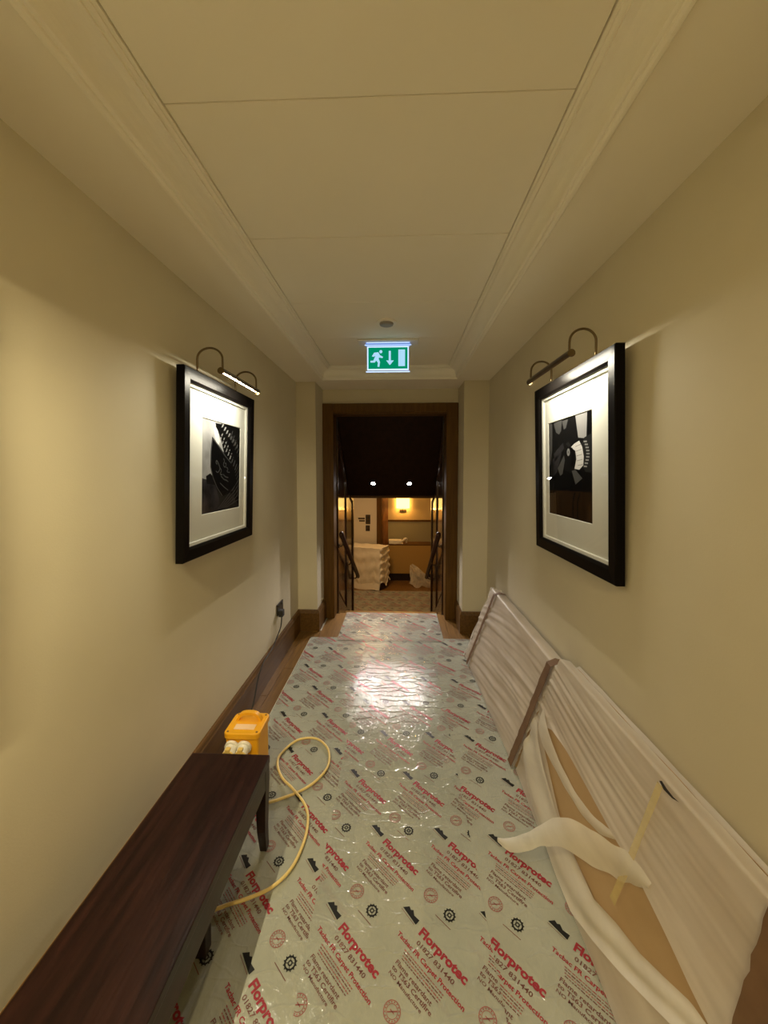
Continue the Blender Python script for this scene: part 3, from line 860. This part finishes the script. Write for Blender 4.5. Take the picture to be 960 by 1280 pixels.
def art_watch(bm, A, mats):
    poly, line = art_tools(bm, A, mats)
    poly([(0, 0), (1, 0), (1, 1), (0, 1)], 'dark', 0)
    poly([(0, 0), (.10, .02), (.09, .30), (.04, .45), (0, .48)], 'mid', 1)
    poly([(.14, .02), (.36, .0), (.33, .12), (.28, .15), (.2, .12)], 'mid', 1)
    poly([(.36, .02), (.50, .02), (.45, .10), (.40, .11)], 'mid', 1)
    poly([(.66, 0), (.90, 0), (.88, .24), (.72, .22)], 'light', 1)
    poly([(.90, 0), (1, 0), (1, .20), (.90, .24)], 'black', 2)
    poly([(.14, .34), (.38, .24), (.40, .30), (.16, .44)], 'smoke', 1)
    poly([(.10, .40), (.34, .34), (.22, .55), (.10, .75)], 'smoke', 1)
    poly([(.24, .50), (.40, .37), (.42, .42), (.36, .56), (.30, .58)], 'mid', 2)
    poly([(.05, .62), (.3, .5), (.55, .55), (.95, .5), (.95, .72), (.05, .78)], 'black', 1)
    # fluted barrel
    poly([(.78, .28), (.84, .23), (1, .20), (1, .55), (.86, .54), (.82, .5)], 'charcoal', 3)
    for k in range(9):
        v = .265 + .028 * k; line([(.83 + .05 * math.sin(k / 8 * math.pi), v), (.89 + .05 * math.sin(k / 8 * math.pi), v + .004)], .014, 'light', 4)
    poly([(.56, .30), (.64, .27), (.74, .25), (.80, .31), (.83, .40), (.82, .48), (.74, .52), (.64, .51), (.68, .42), (.66, .34)], 'white', 4)
    poly([(.54, .29), (.60, .31), (.64, .38), (.62, .48), (.56, .5), (.58, .4)], 'black', 5)
    poly([(.58, .53), (.66, .52), (.80, .60), (.66, .66)], 'mid', 4)
    ov = [(.505 + .034 * math.cos(a), .345 + .038 * math.sin(a)) for a in [2 * math.pi * k / 16 for k in range(16)]]
    poly(ov, 'light', 6)
    poly([(.505 + .011 * math.cos(a), .345 + .014 * math.sin(a)) for a in [2 * math.pi * k / 10 for k in range(10)]], 'mid', 7)
    for k in range(5): line([(.66 + .012 * k, .30 + .045 * k), (.78 + .008 * k, .285 + .047 * k)], .006, 'light', 5)
    poly([(.44, .26), (.50, .24), (.56, .28), (.52, .295)], 'charcoal', 5)
    poly([(0, .74), (1, .72), (1, 1), (0, 1)], 'warm', 2)  # brown reflection of the skirting in the glass, painted into the print
    for u in (.08, .60, .70):
        line([(u + .05, .74), (u, .82), (u, .98)], .03, 'black', 3)

def picture_light(side, P, lamp, t, u0, u1, hgt, out, barz, led='led', tilt=38.0, op=60.0, fwd=-.003):
    """Brass bar on two swan-neck arms; the LED strip under it faces the print."""
    wallx = XL if side < 0 else XR
    pu = lambda u: P(u, hgt, 0)
    root = rootloc(t)
    lamp['label'] = 'brass picture light on two swan-neck arms'
    def W(u, h, z):                      # h = distance from the wall
        p = P(u, hgt, 0); return Vector((wallx - side * h, p.y, z))
    zt_ = P(0, hgt, 0).z
    for u in (u0 + .018, u1 - .018):
        base = W(u, .064, zt_ - .004)
        pts = [base, W(u, .064, zt_ + .05)]
        cx, rr_ = (.064 + out) / 2, (out - .064) / 2
        for k in range(1, 9):
            a = math.pi - k / 8 * math.pi
            pts.append(W(u, cx + rr_ * math.cos(a), zt_ + .05 + .046 * math.sin(a)))
        pts.append(W(u, out, barz + .008))
        bm = bmesh.new(); tube(bm, smoothpath(pts, 3), .0045, 8)
        o = obj('lamp_arm', bm, M['brass'], t, True); o.parent = lamp
    # half-tube hood, open towards the print, with the LED strip set back inside it
    ct, sn = math.cos(math.radians(tilt)), math.sin(math.radians(tilt))
    dn = Vector((side * sn, 0, -ct)); tg = Vector((side * ct, 0, sn))
    bm = bmesh.new(); RB = .0145
    sec = [(RB * math.cos(a), RB * math.sin(a)) for a in [math.radians(op + (360 - 2 * op) * k / 14) for k in range(15)]]
    sec += [((RB - .0016) * math.cos(a), (RB - .0016) * math.sin(a)) for a in [math.radians(360 - op - (360 - 2 * op) * k / 14) for k in range(15)]]
    A_, C_ = W(u0, out, barz), W(u1, out, barz)
    ra = [bm.verts.new(A_ + dn * p + tg * q) for p, q in sec]; rc = [bm.verts.new(C_ + dn * p + tg * q) for p, q in sec]
    for k in range(30): bm.faces.new([ra[k], ra[(k + 1) % 30], rc[(k + 1) % 30], rc[k]])
    for c in (A_, C_):
        d_ = (C_ - A_).normalized() * (.002 if c is A_ else -.002)
        tube(bm, [c - d_ * .5, c + d_], RB * .99, 18)
    bmesh.ops.recalc_face_normals(bm, faces=bm.faces)
    o = obj('lamp_bar', bm, M['brass'], t); o.parent = lamp
    bm = bmesh.new()
    c0, c1 = W(u0 + .02, out, barz) + dn * fwd, W(u1 - .02, out, barz) + dn * fwd
    quad(bm, [c0 - tg * .0043, c0 + tg * .0043, c1 + tg * .0043, c1 - tg * .0043])
    o = obj('led_strip', bm, M[led], t); o.parent = lamp

t, P, lamp = picture(-1, 1.873, .735, 1.065, 1.860, .036, .010, -.173, .242, .178, .617,
                     'black framed photograph of a dark shield-shaped emblem on the left wall', art_shield)
picture_light(-1, P, lamp, t, -.277, .140, .795, .172, 1.857, tilt=14, op=74, fwd=.005)
t, P, lamp = picture(1, 1.715, .760, 1.042, 1.866, .036, .010, -.270, .170, .187, .640,
                     'black framed photograph with a white fluted barrel on the right wall', art_watch)
picture_light(1, P, lamp, t, -.188, .262, .824, .160, 1.870)
def art_plain(bm, A, mats):
    poly, line = art_tools(bm, A, mats)
    poly([(0, 0), (1, 0), (1, 1), (0, 1)], 'smoke', 0)
t, P, lamp = picture(-1, .33, .765, 1.065, 1.860, .036, .010, -.205, .205, .178, .617,
                     'black framed picture on the left wall right beside the camera', art_plain)
picture_light(-1, P, lamp, t, -.205, .205, .795, .172, 1.857, 'led_warm', tilt=25, op=66, fwd=.001)

# ------------------------------------------------------------------ hall downlights behind the viewpoint
M['hall_lens'] = emit('hall_lamp', WARM, 30.0)
for i, y in enumerate((-.75, -1.75)):
    t = thing('downlight', ['warm recessed ceiling downlight just behind the viewpoint', 'warm recessed ceiling downlight at the back of the hall'][i], 'light', (-.08, y, ZT), 'hall downlights')
    bm = bmesh.new(); tube(bm, [(-.08, y, ZT - .004), (-.08, y, ZT + .002)], .045, 24); obj('bezel', bm, M['grey_metal'], t)
    bm = bmesh.new(); tube(bm, [(-.08, y, ZT - .006), (-.08, y, ZT - .0035)], .034, 24); obj('lamp', bm, M['hall_lens'], t)
    ld = bpy.data.lights.new('hall_light', 'AREA'); ld.shape = 'DISK'; ld.size = .07; ld.energy = HALL_W; ld.color = WARM
    lo = bpy.data.objects.new('hall_light', ld); COL.objects.link(lo); lo.parent = t; lo.location = (0, 0, -.02)

# ------------------------------------------------------------------ exit sign
ex = thing('exit_sign', 'glowing green emergency exit sign hanging from the hall ceiling', 'sign', (-.073, 2.67, ZT))
sx0, sx1, sz0, sz1, sy = -.215, .069, 2.136, 2.296, 2.67
obj('ceiling_plate', B((-.275, sy - .05, ZT - .012), (.134, sy + .05, ZT), .004), M['white_plastic'], ex)
M['s_body'] = pr('sign_rail', (.55, .62, .75), .35)
M['s_edge'] = emit('sign_edge', (.50, .66, 1.0), 1.5 * SIGN_E)
M['s_green'] = emit('sign_green', (.0, .26, .12), 1.0 * SIGN_E)
M['s_white'] = emit('sign_white', (.42, .72, .95), 1.0 * SIGN_E)
M['s_rail'] = emit('sign_rail_glow', (.17, .30, .72), .9 * SIGN_E)
rl = obj('light_rail', B((sx0 - .010, sy - .014, 2.299), (sx1 + .010, sy + .014, ZT - .012), .002), M['s_rail'], ex)
obj('rail_edge', B((sx0 - .004, sy - .0155, ZT - .0165), (sx1 + .004, sy - .0141, ZT - .0125)), M['s_edge'], rl, label='bright upper edge')
obj('rail_edge', B((sx0 - .018, sy - .0155, 2.2985), (sx1 + .018, sy - .0141, 2.3025)), M['s_edge'], rl, label='bright lower edge')
obj('green_panel', B((sx0 + .008, sy - .004, sz0 + .008), (sx1 - .008, sy + .004, sz1 - .008)), M['s_green'], ex)
bm = bmesh.new()
box(bm, (sx0, sy - .005, sz0), (sx1, sy + .005, sz0 + .008)); box(bm, (sx0, sy - .005, sz1 - .008), (sx1, sy + .005, sz1))
box(bm, (sx0, sy - .005, sz0 + .008), (sx0 + .008, sy + .005, sz1 - .008)); box(bm, (sx1 - .008, sy - .005, sz0 + .008), (sx1, sy + .005, sz1 - .008))
obj('panel_border', bm, M['s_edge'], ex)
obj('bottom_strip', B((sx0 - .008, sy - .005, sz0 - .0125), (sx1 + .008, sy + .005, sz0 - .0075)), M['s_edge'], ex)
bm = bmesh.new()
def sp(u, v): return (lerp(sx0, sx1, u), lerp(sz1, sz0, v))
def shape(name, *polys):
    bm = bmesh.new()
    for ps in polys: prism(bm, [sp(*p) for p in ps], 1, sy - .0065, sy - .0041)
    obj(name, bm, M['s_white'], ex)
shape('doorway_symbol', [(.75, .15), (.91, .15), (.91, .84), (.75, .84)])
shape('down_arrow', [(.52, .20), (.57, .20), (.57, .60), (.64, .60), (.545, .80), (.46, .60), (.52, .60)])
shape('running_figure_head', [(.33 + .037 * math.cos(a), .23 + .066 * math.sin(a)) for a in [2 * math.pi * k / 14 for k in range(14)]])
shape('running_figure', [(.17, .27), (.27, .25), (.31, .38), (.38, .44), (.37, .50), (.285, .47), (.28, .53), (.31, .66), (.295, .86), (.25, .86), (.26, .69), (.22, .60), (.18, .68), (.08, .68), (.08, .61), (.15, .60), (.20, .40), (.155, .44), (.115, .42)])

# smoke detector
sd = thing('smoke_detector', 'small round grey detector on the hall ceiling before the exit sign', 'detector', (-.073, 2.34, ZT))
bm = bmesh.new(); tube(bm, [(-.073, 2.34, ZT), (-.073, 2.34, ZT - .005), (-.073, 2.34, ZT - .007)], [.062, .062, .056], 32); obj('rim', bm, M['cornice'], sd, label='white outer rim')
bm = bmesh.new(); tube(bm, [(-.073, 2.34, ZT - .006), (-.073, 2.34, ZT - .016), (-.073, 2.34, ZT - .020)], [.042, .040, .030], 28); obj('sensor', bm, M['grey_metal'], sd)

# ------------------------------------------------------------------ bench
be = thing('bench', 'long low dark mahogany bench against the left wall', 'bench', (-.635, .6, 0))
bx0, bx1, by0, by1, bz = -.787, -.487, -.25, 1.396, .36
obj('bench_top', B((bx0, by0, bz - .028), (bx1, by1, bz), .003), M['mahog'], be)
obj('apron', B((bx1 - .026, by0 + .01, bz - .105), (bx1 - .003, by1 - .012, bz - .0285), .002), M['mahog'], be)
obj('apron', B((bx0 + .003, by0 + .01, bz - .105), (bx0 + .026, by1 - .012, bz - .0285), .002), M['mahog_dark'], be)
obj('apron', B((bx0 + .027, by1 - .034, bz - .105), (bx1 - .027, by1 - .012, bz - .0285), .002), M['mahog_dark'], be)
for x in (bx0 + .02, bx1 - .02):
    for y, s in ((by1 - .024, 1), (by0 + .03, -1)):
        bm = bmesh.new(); rg = []
        for z, hw, oy in ((bz - .029, .018, 0), (.27, .018, .0), (.20, .018, -.010), (.10, .0155, -.012), (.0065, .0125, .004)):
            rg.append([bm.verts.new((x + a * hw, y + s * oy + b * hw * 1.1, z)) for a, b in ((-1, -1), (1, -1), (1, 1), (-1, 1))])
        for a, b in zip(rg, rg[1:]):
            for k in range(4): bm.faces.new([a[k], a[(k + 1) % 4], b[(k + 1) % 4], b[k]])
        bm.faces.new(rg[0][::-1]); bm.faces.new(rg[-1])
        bmesh.ops.recalc_face_normals(bm, faces=bm.faces)
        obj('leg', bm, M['mahog_dark'], be)
bm = bmesh.new(); box(bm, (-.60, 1.035, .0065), (-.562, 1.073, .255), .004); obj('leg', bm, M['mahog_dark'], be)
obj('stretcher', B((-.66, by0 + .03, .06), (-.625, by1 - .05, .10), .004), M['mahog_dark'], be)

# ------------------------------------------------------------------ yellow site transformer
tf = thing('site_transformer', 'yellow portable site transformer on the floor behind the bench', 'transformer', (-.69, 1.665, .005))
tx0, tx1, ty0, ty1, tz = -.762, -.602, 1.590, 1.742, .30
obj('body', B((tx0 + .008, ty0 + .008, .006), (tx1 - .008, ty1 - .008, tz - .022), .012, 3), M['yellow'], tf)
bm = bmesh.new(); box(bm, (tx0, ty0, tz - .026), (tx1, ty1, tz), .0)
es = [e for e in bm.edges if abs(e.verts[0].co.z - e.verts[1].co.z) > .01]
bmesh.ops.bevel(bm, geom=es, offset=.022, segments=5, profile=.5, affect='EDGES')
bmesh.ops.bevel(bm, geom=[e for e in bm.edges if len(e.link_faces) == 2 and e.calc_face_angle(0) > 1.2], offset=.004, segments=2, profile=.5, affect='EDGES')
obj('lid', bm, M['yellow'], tf)
hy = 1.690
bm = bmesh.new()
pts = smoothpath([(tx0 + .026, hy, tz - .002), (tx0 + .036, hy, tz + .018), (tx0 + .052, hy, tz + .030), ((tx0 + tx1) / 2, hy, tz + .033), (tx1 - .052, hy, tz + .030), (tx1 - .036, hy, tz + .018), (tx1 - .026, hy, tz - .002)], 5)
rg = []
for i, p in enumerate(pts):
    tgt = (pts[min(i + 1, len(pts) - 1)] - pts[max(i - 1, 0)]).normalized(); nn = Vector((0, 1, 0)).cross(tgt)
    rg.append([bm.verts.new(p + nn * a * .006 + Vector((0, b * .011, 0))) for a, b in ((-1, -1), (1, -1), (1, 1), (-1, 1))])
for a, b in zip(rg, rg[1:]):
    for k in range(4): bm.faces.new([a[k], a[(k + 1) % 4], b[(k + 1) % 4], b[k]])
bm.faces.new(rg[0][::-1]); bm.faces.new(rg[-1]); bmesh.ops.recalc_face_normals(bm, faces=bm.faces)
obj('carry_handle', bm, M['yellow'], tf)
obj('rating_label', B((tx0 + .034, ty0 + .030, tz + .0002), (tx1 - .034, ty0 + .066, tz + .001)), M['label'], tf, label='faded pale rating label')
for x in (tx0 + .016, tx1 - .016):
    for y in (ty0 + .016, ty1 - .016):
        bm = bmesh.new(); tube(bm, [(x, y, tz - .001), (x, y, tz + .0015)], .005, 10); obj('screw', bm, M['dark_screw'], tf)
for x, nm in ((-.722, 0), (-.668, 1)):
    c = Vector((x, ty0 + .006, .243)); d = Vector((0, -1, -.25)).normalized()
    bm = bmesh.new(); tube(bm, [c, c + d * .012, c + d * .014, c + d * .045], [.031, .031, .025, .025], 20)
    s_ = obj('outlet', bm, M['white_plastic'], tf, label='pale round outlet')
    bm = bmesh.new(); tube(bm, [c + d * .046, c + d * .052], [.0265, .0265], 20); box(bm, c + d * .05 + Vector((-.010, -.008, .018)), c + d * .05 + Vector((.010, .012, .034)), .002)
    obj('flap_cover', bm, M['yellow_soft'], tf).parent = s_
c = Vector((-.722, 1.545, .232))
# plug + yellow cable as one thing
yc = thing('extension_cable', 'yellow cable looping over the printed film beside the bench', 'cable', (-.45, 1.6, .008))
cp = [(-.640, 1.545, .16), (-.628, 1.552, .05), (-.590, 1.562, .0125), (-.544, 1.576, .0115), (-.499, 1.598, .0115), (-.437, 1.634, .0115), (-.378, 1.695, .0115), (-.339, 1.789, .0115), (-.360, 1.902, .0115), (-.439, 1.977, .0115),
      (-.534, 1.961, .0115), (-.591, 1.865, .0115), (-.589, 1.795, .0115), (-.544, 1.712, .012), (-.469, 1.633, .0225), (-.404, 1.573, .013), (-.371, 1.508, .0115), (-.361, 1.411, .0115), (-.381, 1.304, .0115), (-.431, 1.235, .0115),
      (-.50, 1.197, .0115), (-.56, 1.175, .0115), (-.64, 1.14, .0115)]
bm = bmesh.new(); tube(bm, smoothpath(cp, 6), .0058, 10)
obj('cord', bm, M['cable'], yc, True)
bm = bmesh.new(); tube(bm, [(-.668, 1.543, .230), (-.664, 1.530, .205), (-.652, 1.541, .185), (-.640, 1.545, .155)], [.021, .021, .016, .009], 14)
obj('plug', bm, M['yellow_soft'], yc, True)
bm = bmesh.new(); tube(bm, [(-.452, 1.622, .0125), (-.425, 1.592, .0125)], .0075, 10); obj('cable_tie', bm, M['black'], yc, label='black tape wrapped round the cable')

# wall socket and black lead
so = thing('wall_socket', 'dark double wall socket above the left skirting near the doorway', 'socket', (XL, 2.86, .36))
obj('face_plate', B((XL + .0005, 2.795, .362), (XL + .010, 2.935, .448), .003), M['black'], so)
for y in (2.825, 2.895): obj('switch_rocker', B((XL + .010, y - .006, .424), (XL + .014, y + .006, .440), .001), M['black_rubber'], so)
pl_ = thing('power_lead', 'black plug and lead running from the wall socket along the skirting', 'cable', (XL + .03, 2.83, .36))
obj('plug', B((XL + .0105, 2.805, .352), (XL + .044, 2.857, .402), .006), M['black_rubber'], pl_)
cp = [(XL + .028, 2.832, .354), (-.884, 2.830, .30), (-.886, 2.80, .262), (-.886, 2.70, .225), (-.882, 2.62, .205), (-.879, 2.50, .203), (-.876, 2.40, .196), (-.874, 2.31, .150), (-.868, 2.22, .06), (-.862, 2.12, .008), (-.85, 2.0, .0075), (-.82, 1.86, .0075), (-.77, 1.79, .02), (-.73, 1.757, .035), (-.70, 1.745, .05)]
bm = bmesh.new(); tube(bm, smoothpath(cp, 6), .0045, 8); obj('cord', bm, M['black_rubber'], pl_, True)

# ------------------------------------------------------------------ wrapped panels leaning on the right wall
class Lean:
    def __init__(s, b0, b1, y0, y1, tx, zt, th):
        s.b0, s.b1, s.y0, s.y1, s.tx, s.zt, s.th = b0, b1, y0, y1, tx, zt, th
    def bx(s, y): return lerp(s.b0, s.b1, (y - s.y0) / (s.y1 - s.y0))
    def p(s, y, t, off=0.0):
        b = s.bx(y); dx = s.tx - b; L = math.hypot(dx, s.zt)
        n = Vector((-s.zt / L, 0, dx / L))
        return Vector((b + dx * t, y, s.zt * t + .0075)) + n * off
def board(L, ya, yb, name, parent, mat, inset=0.004):
    """Rigid slab behind the wrap; ya/yb give the two ends as functions of t."""
    bm = bmesh.new(); vs = []
    for off in (-inset, -L.th + .002):
        for f, t in ((ya, .012), (yb, .012), (yb, .99), (ya, .99)): vs.append(bm.verts.new(L.p(f(t), t, off)))
    for f in ((0, 1, 2, 3), (7, 6, 5, 4), (0, 4, 5, 1), (1, 5, 6, 2), (2, 6, 7, 3), (3, 7, 4, 0)): bm.faces.new([vs[k] for k in f])
    bmesh.ops.recalc_face_normals(bm, faces=bm.faces)
    return obj(name, bm, mat, parent)
def over(L, y, t, off):
    """t in 0..1 on the front, 1..1+th beyond the top edge running back towards the wall."""
    if t <= 1: return L.p(y, t, off)
    return L.p(y, 1 + off * .6 / L.zt, -(t - 1) * 1.0)
def strap(L, yt, yb, wd, parent, name='tape_strap', t0=.0, lift=.0075):
    bm = bmesh.new(); n = 26; tops = 1 + L.th * .9
    rj = random.Random(int(yt * 1000))
    rows = []
    for k in range(n):
        t = lerp(t0, tops, k / (n - 1)); y = lerp(yb, yt, min(t, 1))
        jl, jr = rj.uniform(-.0025, .0025), rj.uniform(-.004, .004)
        rows.append((bm.verts.new(over(L, y - wd / 2 + jl, t, lift)), bm.verts.new(over(L, y + wd / 2 + jr, t, lift))))
    for a, b in zip(rows, rows[1:]): bm.faces.new([a[0], a[1], b[1], b[0]])
    o = obj(name, bm, M['strap'], parent, label='brown packing tape strap')
    md = o.modifiers.new('thickness', 'SOLIDIFY'); md.thickness = .0012
    return o

# far panel
Lf = Lean(.568, .524, 1.70, 2.95, .706, .565, .066)
fa0 = lambda t: 1.812 - .128 * t
fa1 = lambda t: 2.955 - .085 * t
fp = thing('wrapped_panel', 'shorter foam-wrapped panel with two brown tape straps, nearest the doorway', 'panel', (.6, 2.3, .0075), 'foam wrapped panels')
board(Lf, fa0, fa1, 'board', fp, M['board'])
bm = bmesh.new()
def farf(i, j):
    t = j * (1 + Lf.th)
    y = lerp(fa0(min(t, 1)), fa1(min(t, 1)), i)
    if t > 1: return over(Lf, y, t, .004 + .002 * math.sin(i * 37))
    # swags hanging from the top, drawn towards the near strap
    q = t + .30 * (i - .15) ** 2 - .28 * max(0, .45 - i) * (1 - t)
    n1 = noise.noise(Vector((i * 2.2, q * 17, 3.1))); n2 = noise.noise(Vector((i * 1.6, q * 38, 9.7)))
    q2 = noise.noise(Vector((i * 1.1, (t * 1.1 + .75 * (i - .6) ** 2) * 6, 1.4)))
    e = math.sin(math.pi * min(1, t * 1.01)) ** .5
    return over(Lf, y, t, .003 + e * max(0, .004 + .010 * n1 + .006 * n2 + .014 * max(q2, -.1)))
grid(bm, 110, 90, farf)
# end flap of wrap folded round the far end
obj('foam_wrap', bm, M['foam'], fp)
bm = bmesh.new()
grid(bm, 12, 30, lambda i, j: over(Lf, fa1(j) + .07 * i * (1.0 - .35 * j) , j, .010 - .030 * i * i + .004 * math.sin(j * 19 + i * 4)))
obj('loose_wrap_end', bm, M['foam_thick'], fp)
strap(Lf, 2.735, 2.826, .036, fp, lift=.0175)
strap(Lf, 1.735, 1.838, .050, fp, lift=.0175)

# near panel, split wrap
Ln = Lean(.57, .57, .3, 1.8, .712, .61, .042)
na0 = lambda t: .30
na1 = lambda t: 1.802 - .128 * t
npn = thing('wrapped_panel', 'long foam-wrapped panel with its wrap torn open over tan board', 'panel', (.62, 1.0, .0075), 'foam wrapped panels')
board(Ln, na0, na1, 'board', npn, M['board'])
def interp(tab, y):
    if y >= tab[0][0]: return tab[0][1]
    for (a, b), (c, d) in zip(tab, tab[1:]):
        if c <= y <= a: return b + (d - b) * (a - y) / (a - c)
    return tab[-1][1]
HI = [(1.69, .49), (1.665, .545), (1.617, .582), (1.436, .588), (1.291, .578), (1.138, .566), (1.041, .572), (.903, .54), (.814, .512), (.763, .50), (.70, .49), (.3, .47)]
LO = [(1.69, .49), (1.66, .42), (1.55, .33), (1.40, .25), (1.28, .21), (1.12, .215), (1.02, .29), (.93, .34), (.86, .40), (.79, .465), (.74, .485), (.70, .49), (.3, .47)]
bm = bmesh.new()
def upf(i, j):
    y_ = lerp(.30, 1.78, i); th = interp(HI, y_)
    t = lerp(th, 1 + Ln.th, j)
    y = lerp(.30, na1(min(t, 1)), i)
    if t > 1: return over(Ln, y, t, .004 + .0015 * math.sin(i * 50))
    q = t + .09 * (1 - i) + .05 * math.sin(i * 3.1)
    n1 = noise.noise(Vector((i * 2.0, q * 16, 5.3))); n2 = noise.noise(Vector((i * 1.5, q * 42, 2.2)))
    fade = .16 + .84 * min(1, max(0, (i - .35) * 1.8))
    env = min(1, (1 - t) * 12 + .05)
    return over(Ln, y, t, .003 + env * max(0, .004 + fade * (.008 * n1 + .006 * n2) + .004 * noise.noise(Vector((i * 3.5, q * 7, 8.8)))) + .004 * max(0, 1 - j * 12))
grid(bm, 150, 90, upf)
obj('foam_wrap', bm, M['foam'], npn)
bm = bmesh.new()
def lof(i, j):
    y_ = lerp(.30, 1.80, i); tl = interp(LO, y_)
    t = tl * j; y = lerp(.30, na1(t), i)
    q = math.sin(t * 30 + i * 9) * .5 + .5
    return over(Ln, y, t, .0015 + .003 * q + .003 * math.sin(i * 13 + t * 4) ** 2)
grid(bm, 120, 30, lof)
obj('foam_wrap', bm, M['foam'], npn)
# loose folded-down flap along the lower edge of the tear
FL = [(1.80, .36), (1.74, .17), (1.66, .095), (1.573, .06), (1.415, .035), (1.292, .02), (1.181, .03), (1.068, .114), (.944, .22), (.848, .312), (.76, .40), (.68, .43), (.5, .44), (.3, .44)]
bm = bmesh.new()
def flf(i, j):
    y = lerp(.30, 1.76, i)
    lo_ = interp(FL, y); hi_ = max(interp(LO, y) + .012, lo_ + .05)
    t = lerp(lo_, hi_, j)
    y = min(y, na1(t) - .01)
    k = max(0, (i - .62) / .38)
    h = .010 + .013 * math.sin(math.pi * min(1, i * 1.05)) * (1 - j) ** 2 + .004 * math.sin(j * 9 + i * 6) + .004 * noise.noise(Vector((i * 7, j * 3, 0.4)))
    h += .014 * k * (math.cos(j * 2 * math.pi) * .5 + .5) * math.sin(math.pi * (j * .8 + .1)) + .003
    return over(Ln, y, t, h)
grid(bm, 110, 22, flf)
fo = obj('loose_wrap_flap', bm, M['foam_thick'], npn)
# thin ribbon left across the tear
def ribbon(pts, wids, wdir, mat, name, parent, sub=8, curl=0.0):
    c = smoothpath(pts, sub); n = len(c); bm = bmesh.new(); rows = []
    for k, p in enumerate(c):
        f = k / (n - 1) * (len(wids) - 1); a = int(min(f, len(wids) - 2)); wd = lerp(wids[a], wids[a + 1], f - a) * (1 + .14 * noise.noise(Vector((k * .21, len(pts), 0))))
        dv = wdir(k / (n - 1)).normalized(); tg = (c[min(k + 1, n - 1)] - c[max(k - 1, 0)]).normalized(); nn = tg.cross(dv)
        rows.append([bm.verts.new(p + dv * wd * s + nn * curl * (1 - (2 * s) ** 2)) for s in (-.5, -.25, 0, .25, .5)])
    for a, b in zip(rows, rows[1:]):
        for k in range(4):
            f = bm.faces.new([a[k], a[k + 1], b[k + 1], b[k]]); f.smooth = True
    return obj(name, bm, mat, parent)
up_ = lambda f: Ln.p(1, 1) - Ln.p(1, 0)
ribbon([Ln.p(1.685, .545, .012), Ln.p(1.60, .490, .014), Ln.p(1.474, .458, .011), Ln.p(1.36, .453, .010), Ln.p(1.26, .470, .010), Ln.p(1.17, .515, .010), Ln.p(1.11, .57, .006)],
       [.10, .075, .045, .036, .034, .032, .02], up_, M['foam_thick'], 'wrap_ribbon', npn, curl=.004)
# long band arching from the floor over the flap to the tape
ribbon([(.385, 1.425, .022), (.428, 1.395, .036), (.475, 1.36, .085), (.522, 1.312, .165), (.556, 1.235, .243), (.594, 1.140, .288), tuple(Ln.p(1.06, .515, .016)), tuple(Ln.p(1.005, .565, .012)), tuple(Ln.p(.955, .60, .0085))],
       [.012, .05, .062, .072, .085, .09, .085, .07, .02], lambda f: Vector((lerp(.35, .05, f), lerp(.75, -.15, f), lerp(.15, 1.0, f))), M['foam_thick'], 'wrap_band', npn, curl=.008)
# clear yellow tape
ribbon([over(Ln, 1.003, .98, .0165), over(Ln, 1.020, .72, .0165), over(Ln, 1.032, .54, .0165), over(Ln, 1.052, .345, .012)], [.022, .022, .024, .026], lambda f: Vector((0, 1, 0)), M['tape'], 'yellow_tape', npn)
# tear at the top edge
bm = bmesh.new()
tp = [(1.008, .990), (1.000, 1.0), (.980, .993), (.955, .991), (.936, .996), (.958, .982), (.988, .978)]
bm.faces.new([bm.verts.new(over(Ln, y, t, .0172)) for y, t in tp]); obj('tear', bm, M['tear'], npn, label='dark sliver torn in the wrap')
strap(Ln, .665, .655, .090, npn, lift=.0165)

# second panel behind the near one
Lb = Lean(.625, .625, .3, 1.66, .767, .594, .018)
bp_ = thing('wrapped_panel', 'thin foam-wrapped panel standing behind the torn one against the wall', 'panel', (.68, 1.0, .0075), 'foam wrapped panels')
board(Lb, lambda t: .32, lambda t: 1.64, 'board', bp_, M['board'])
bm = bmesh.new()
grid(bm, 60, 30, lambda i, j: over(Lb, lerp(.31, 1.65, i), j * (1 + Lb.th), .0025 + .0015 * math.sin(i * 31)))
obj('foam_wrap', bm, M['foam'], bp_)
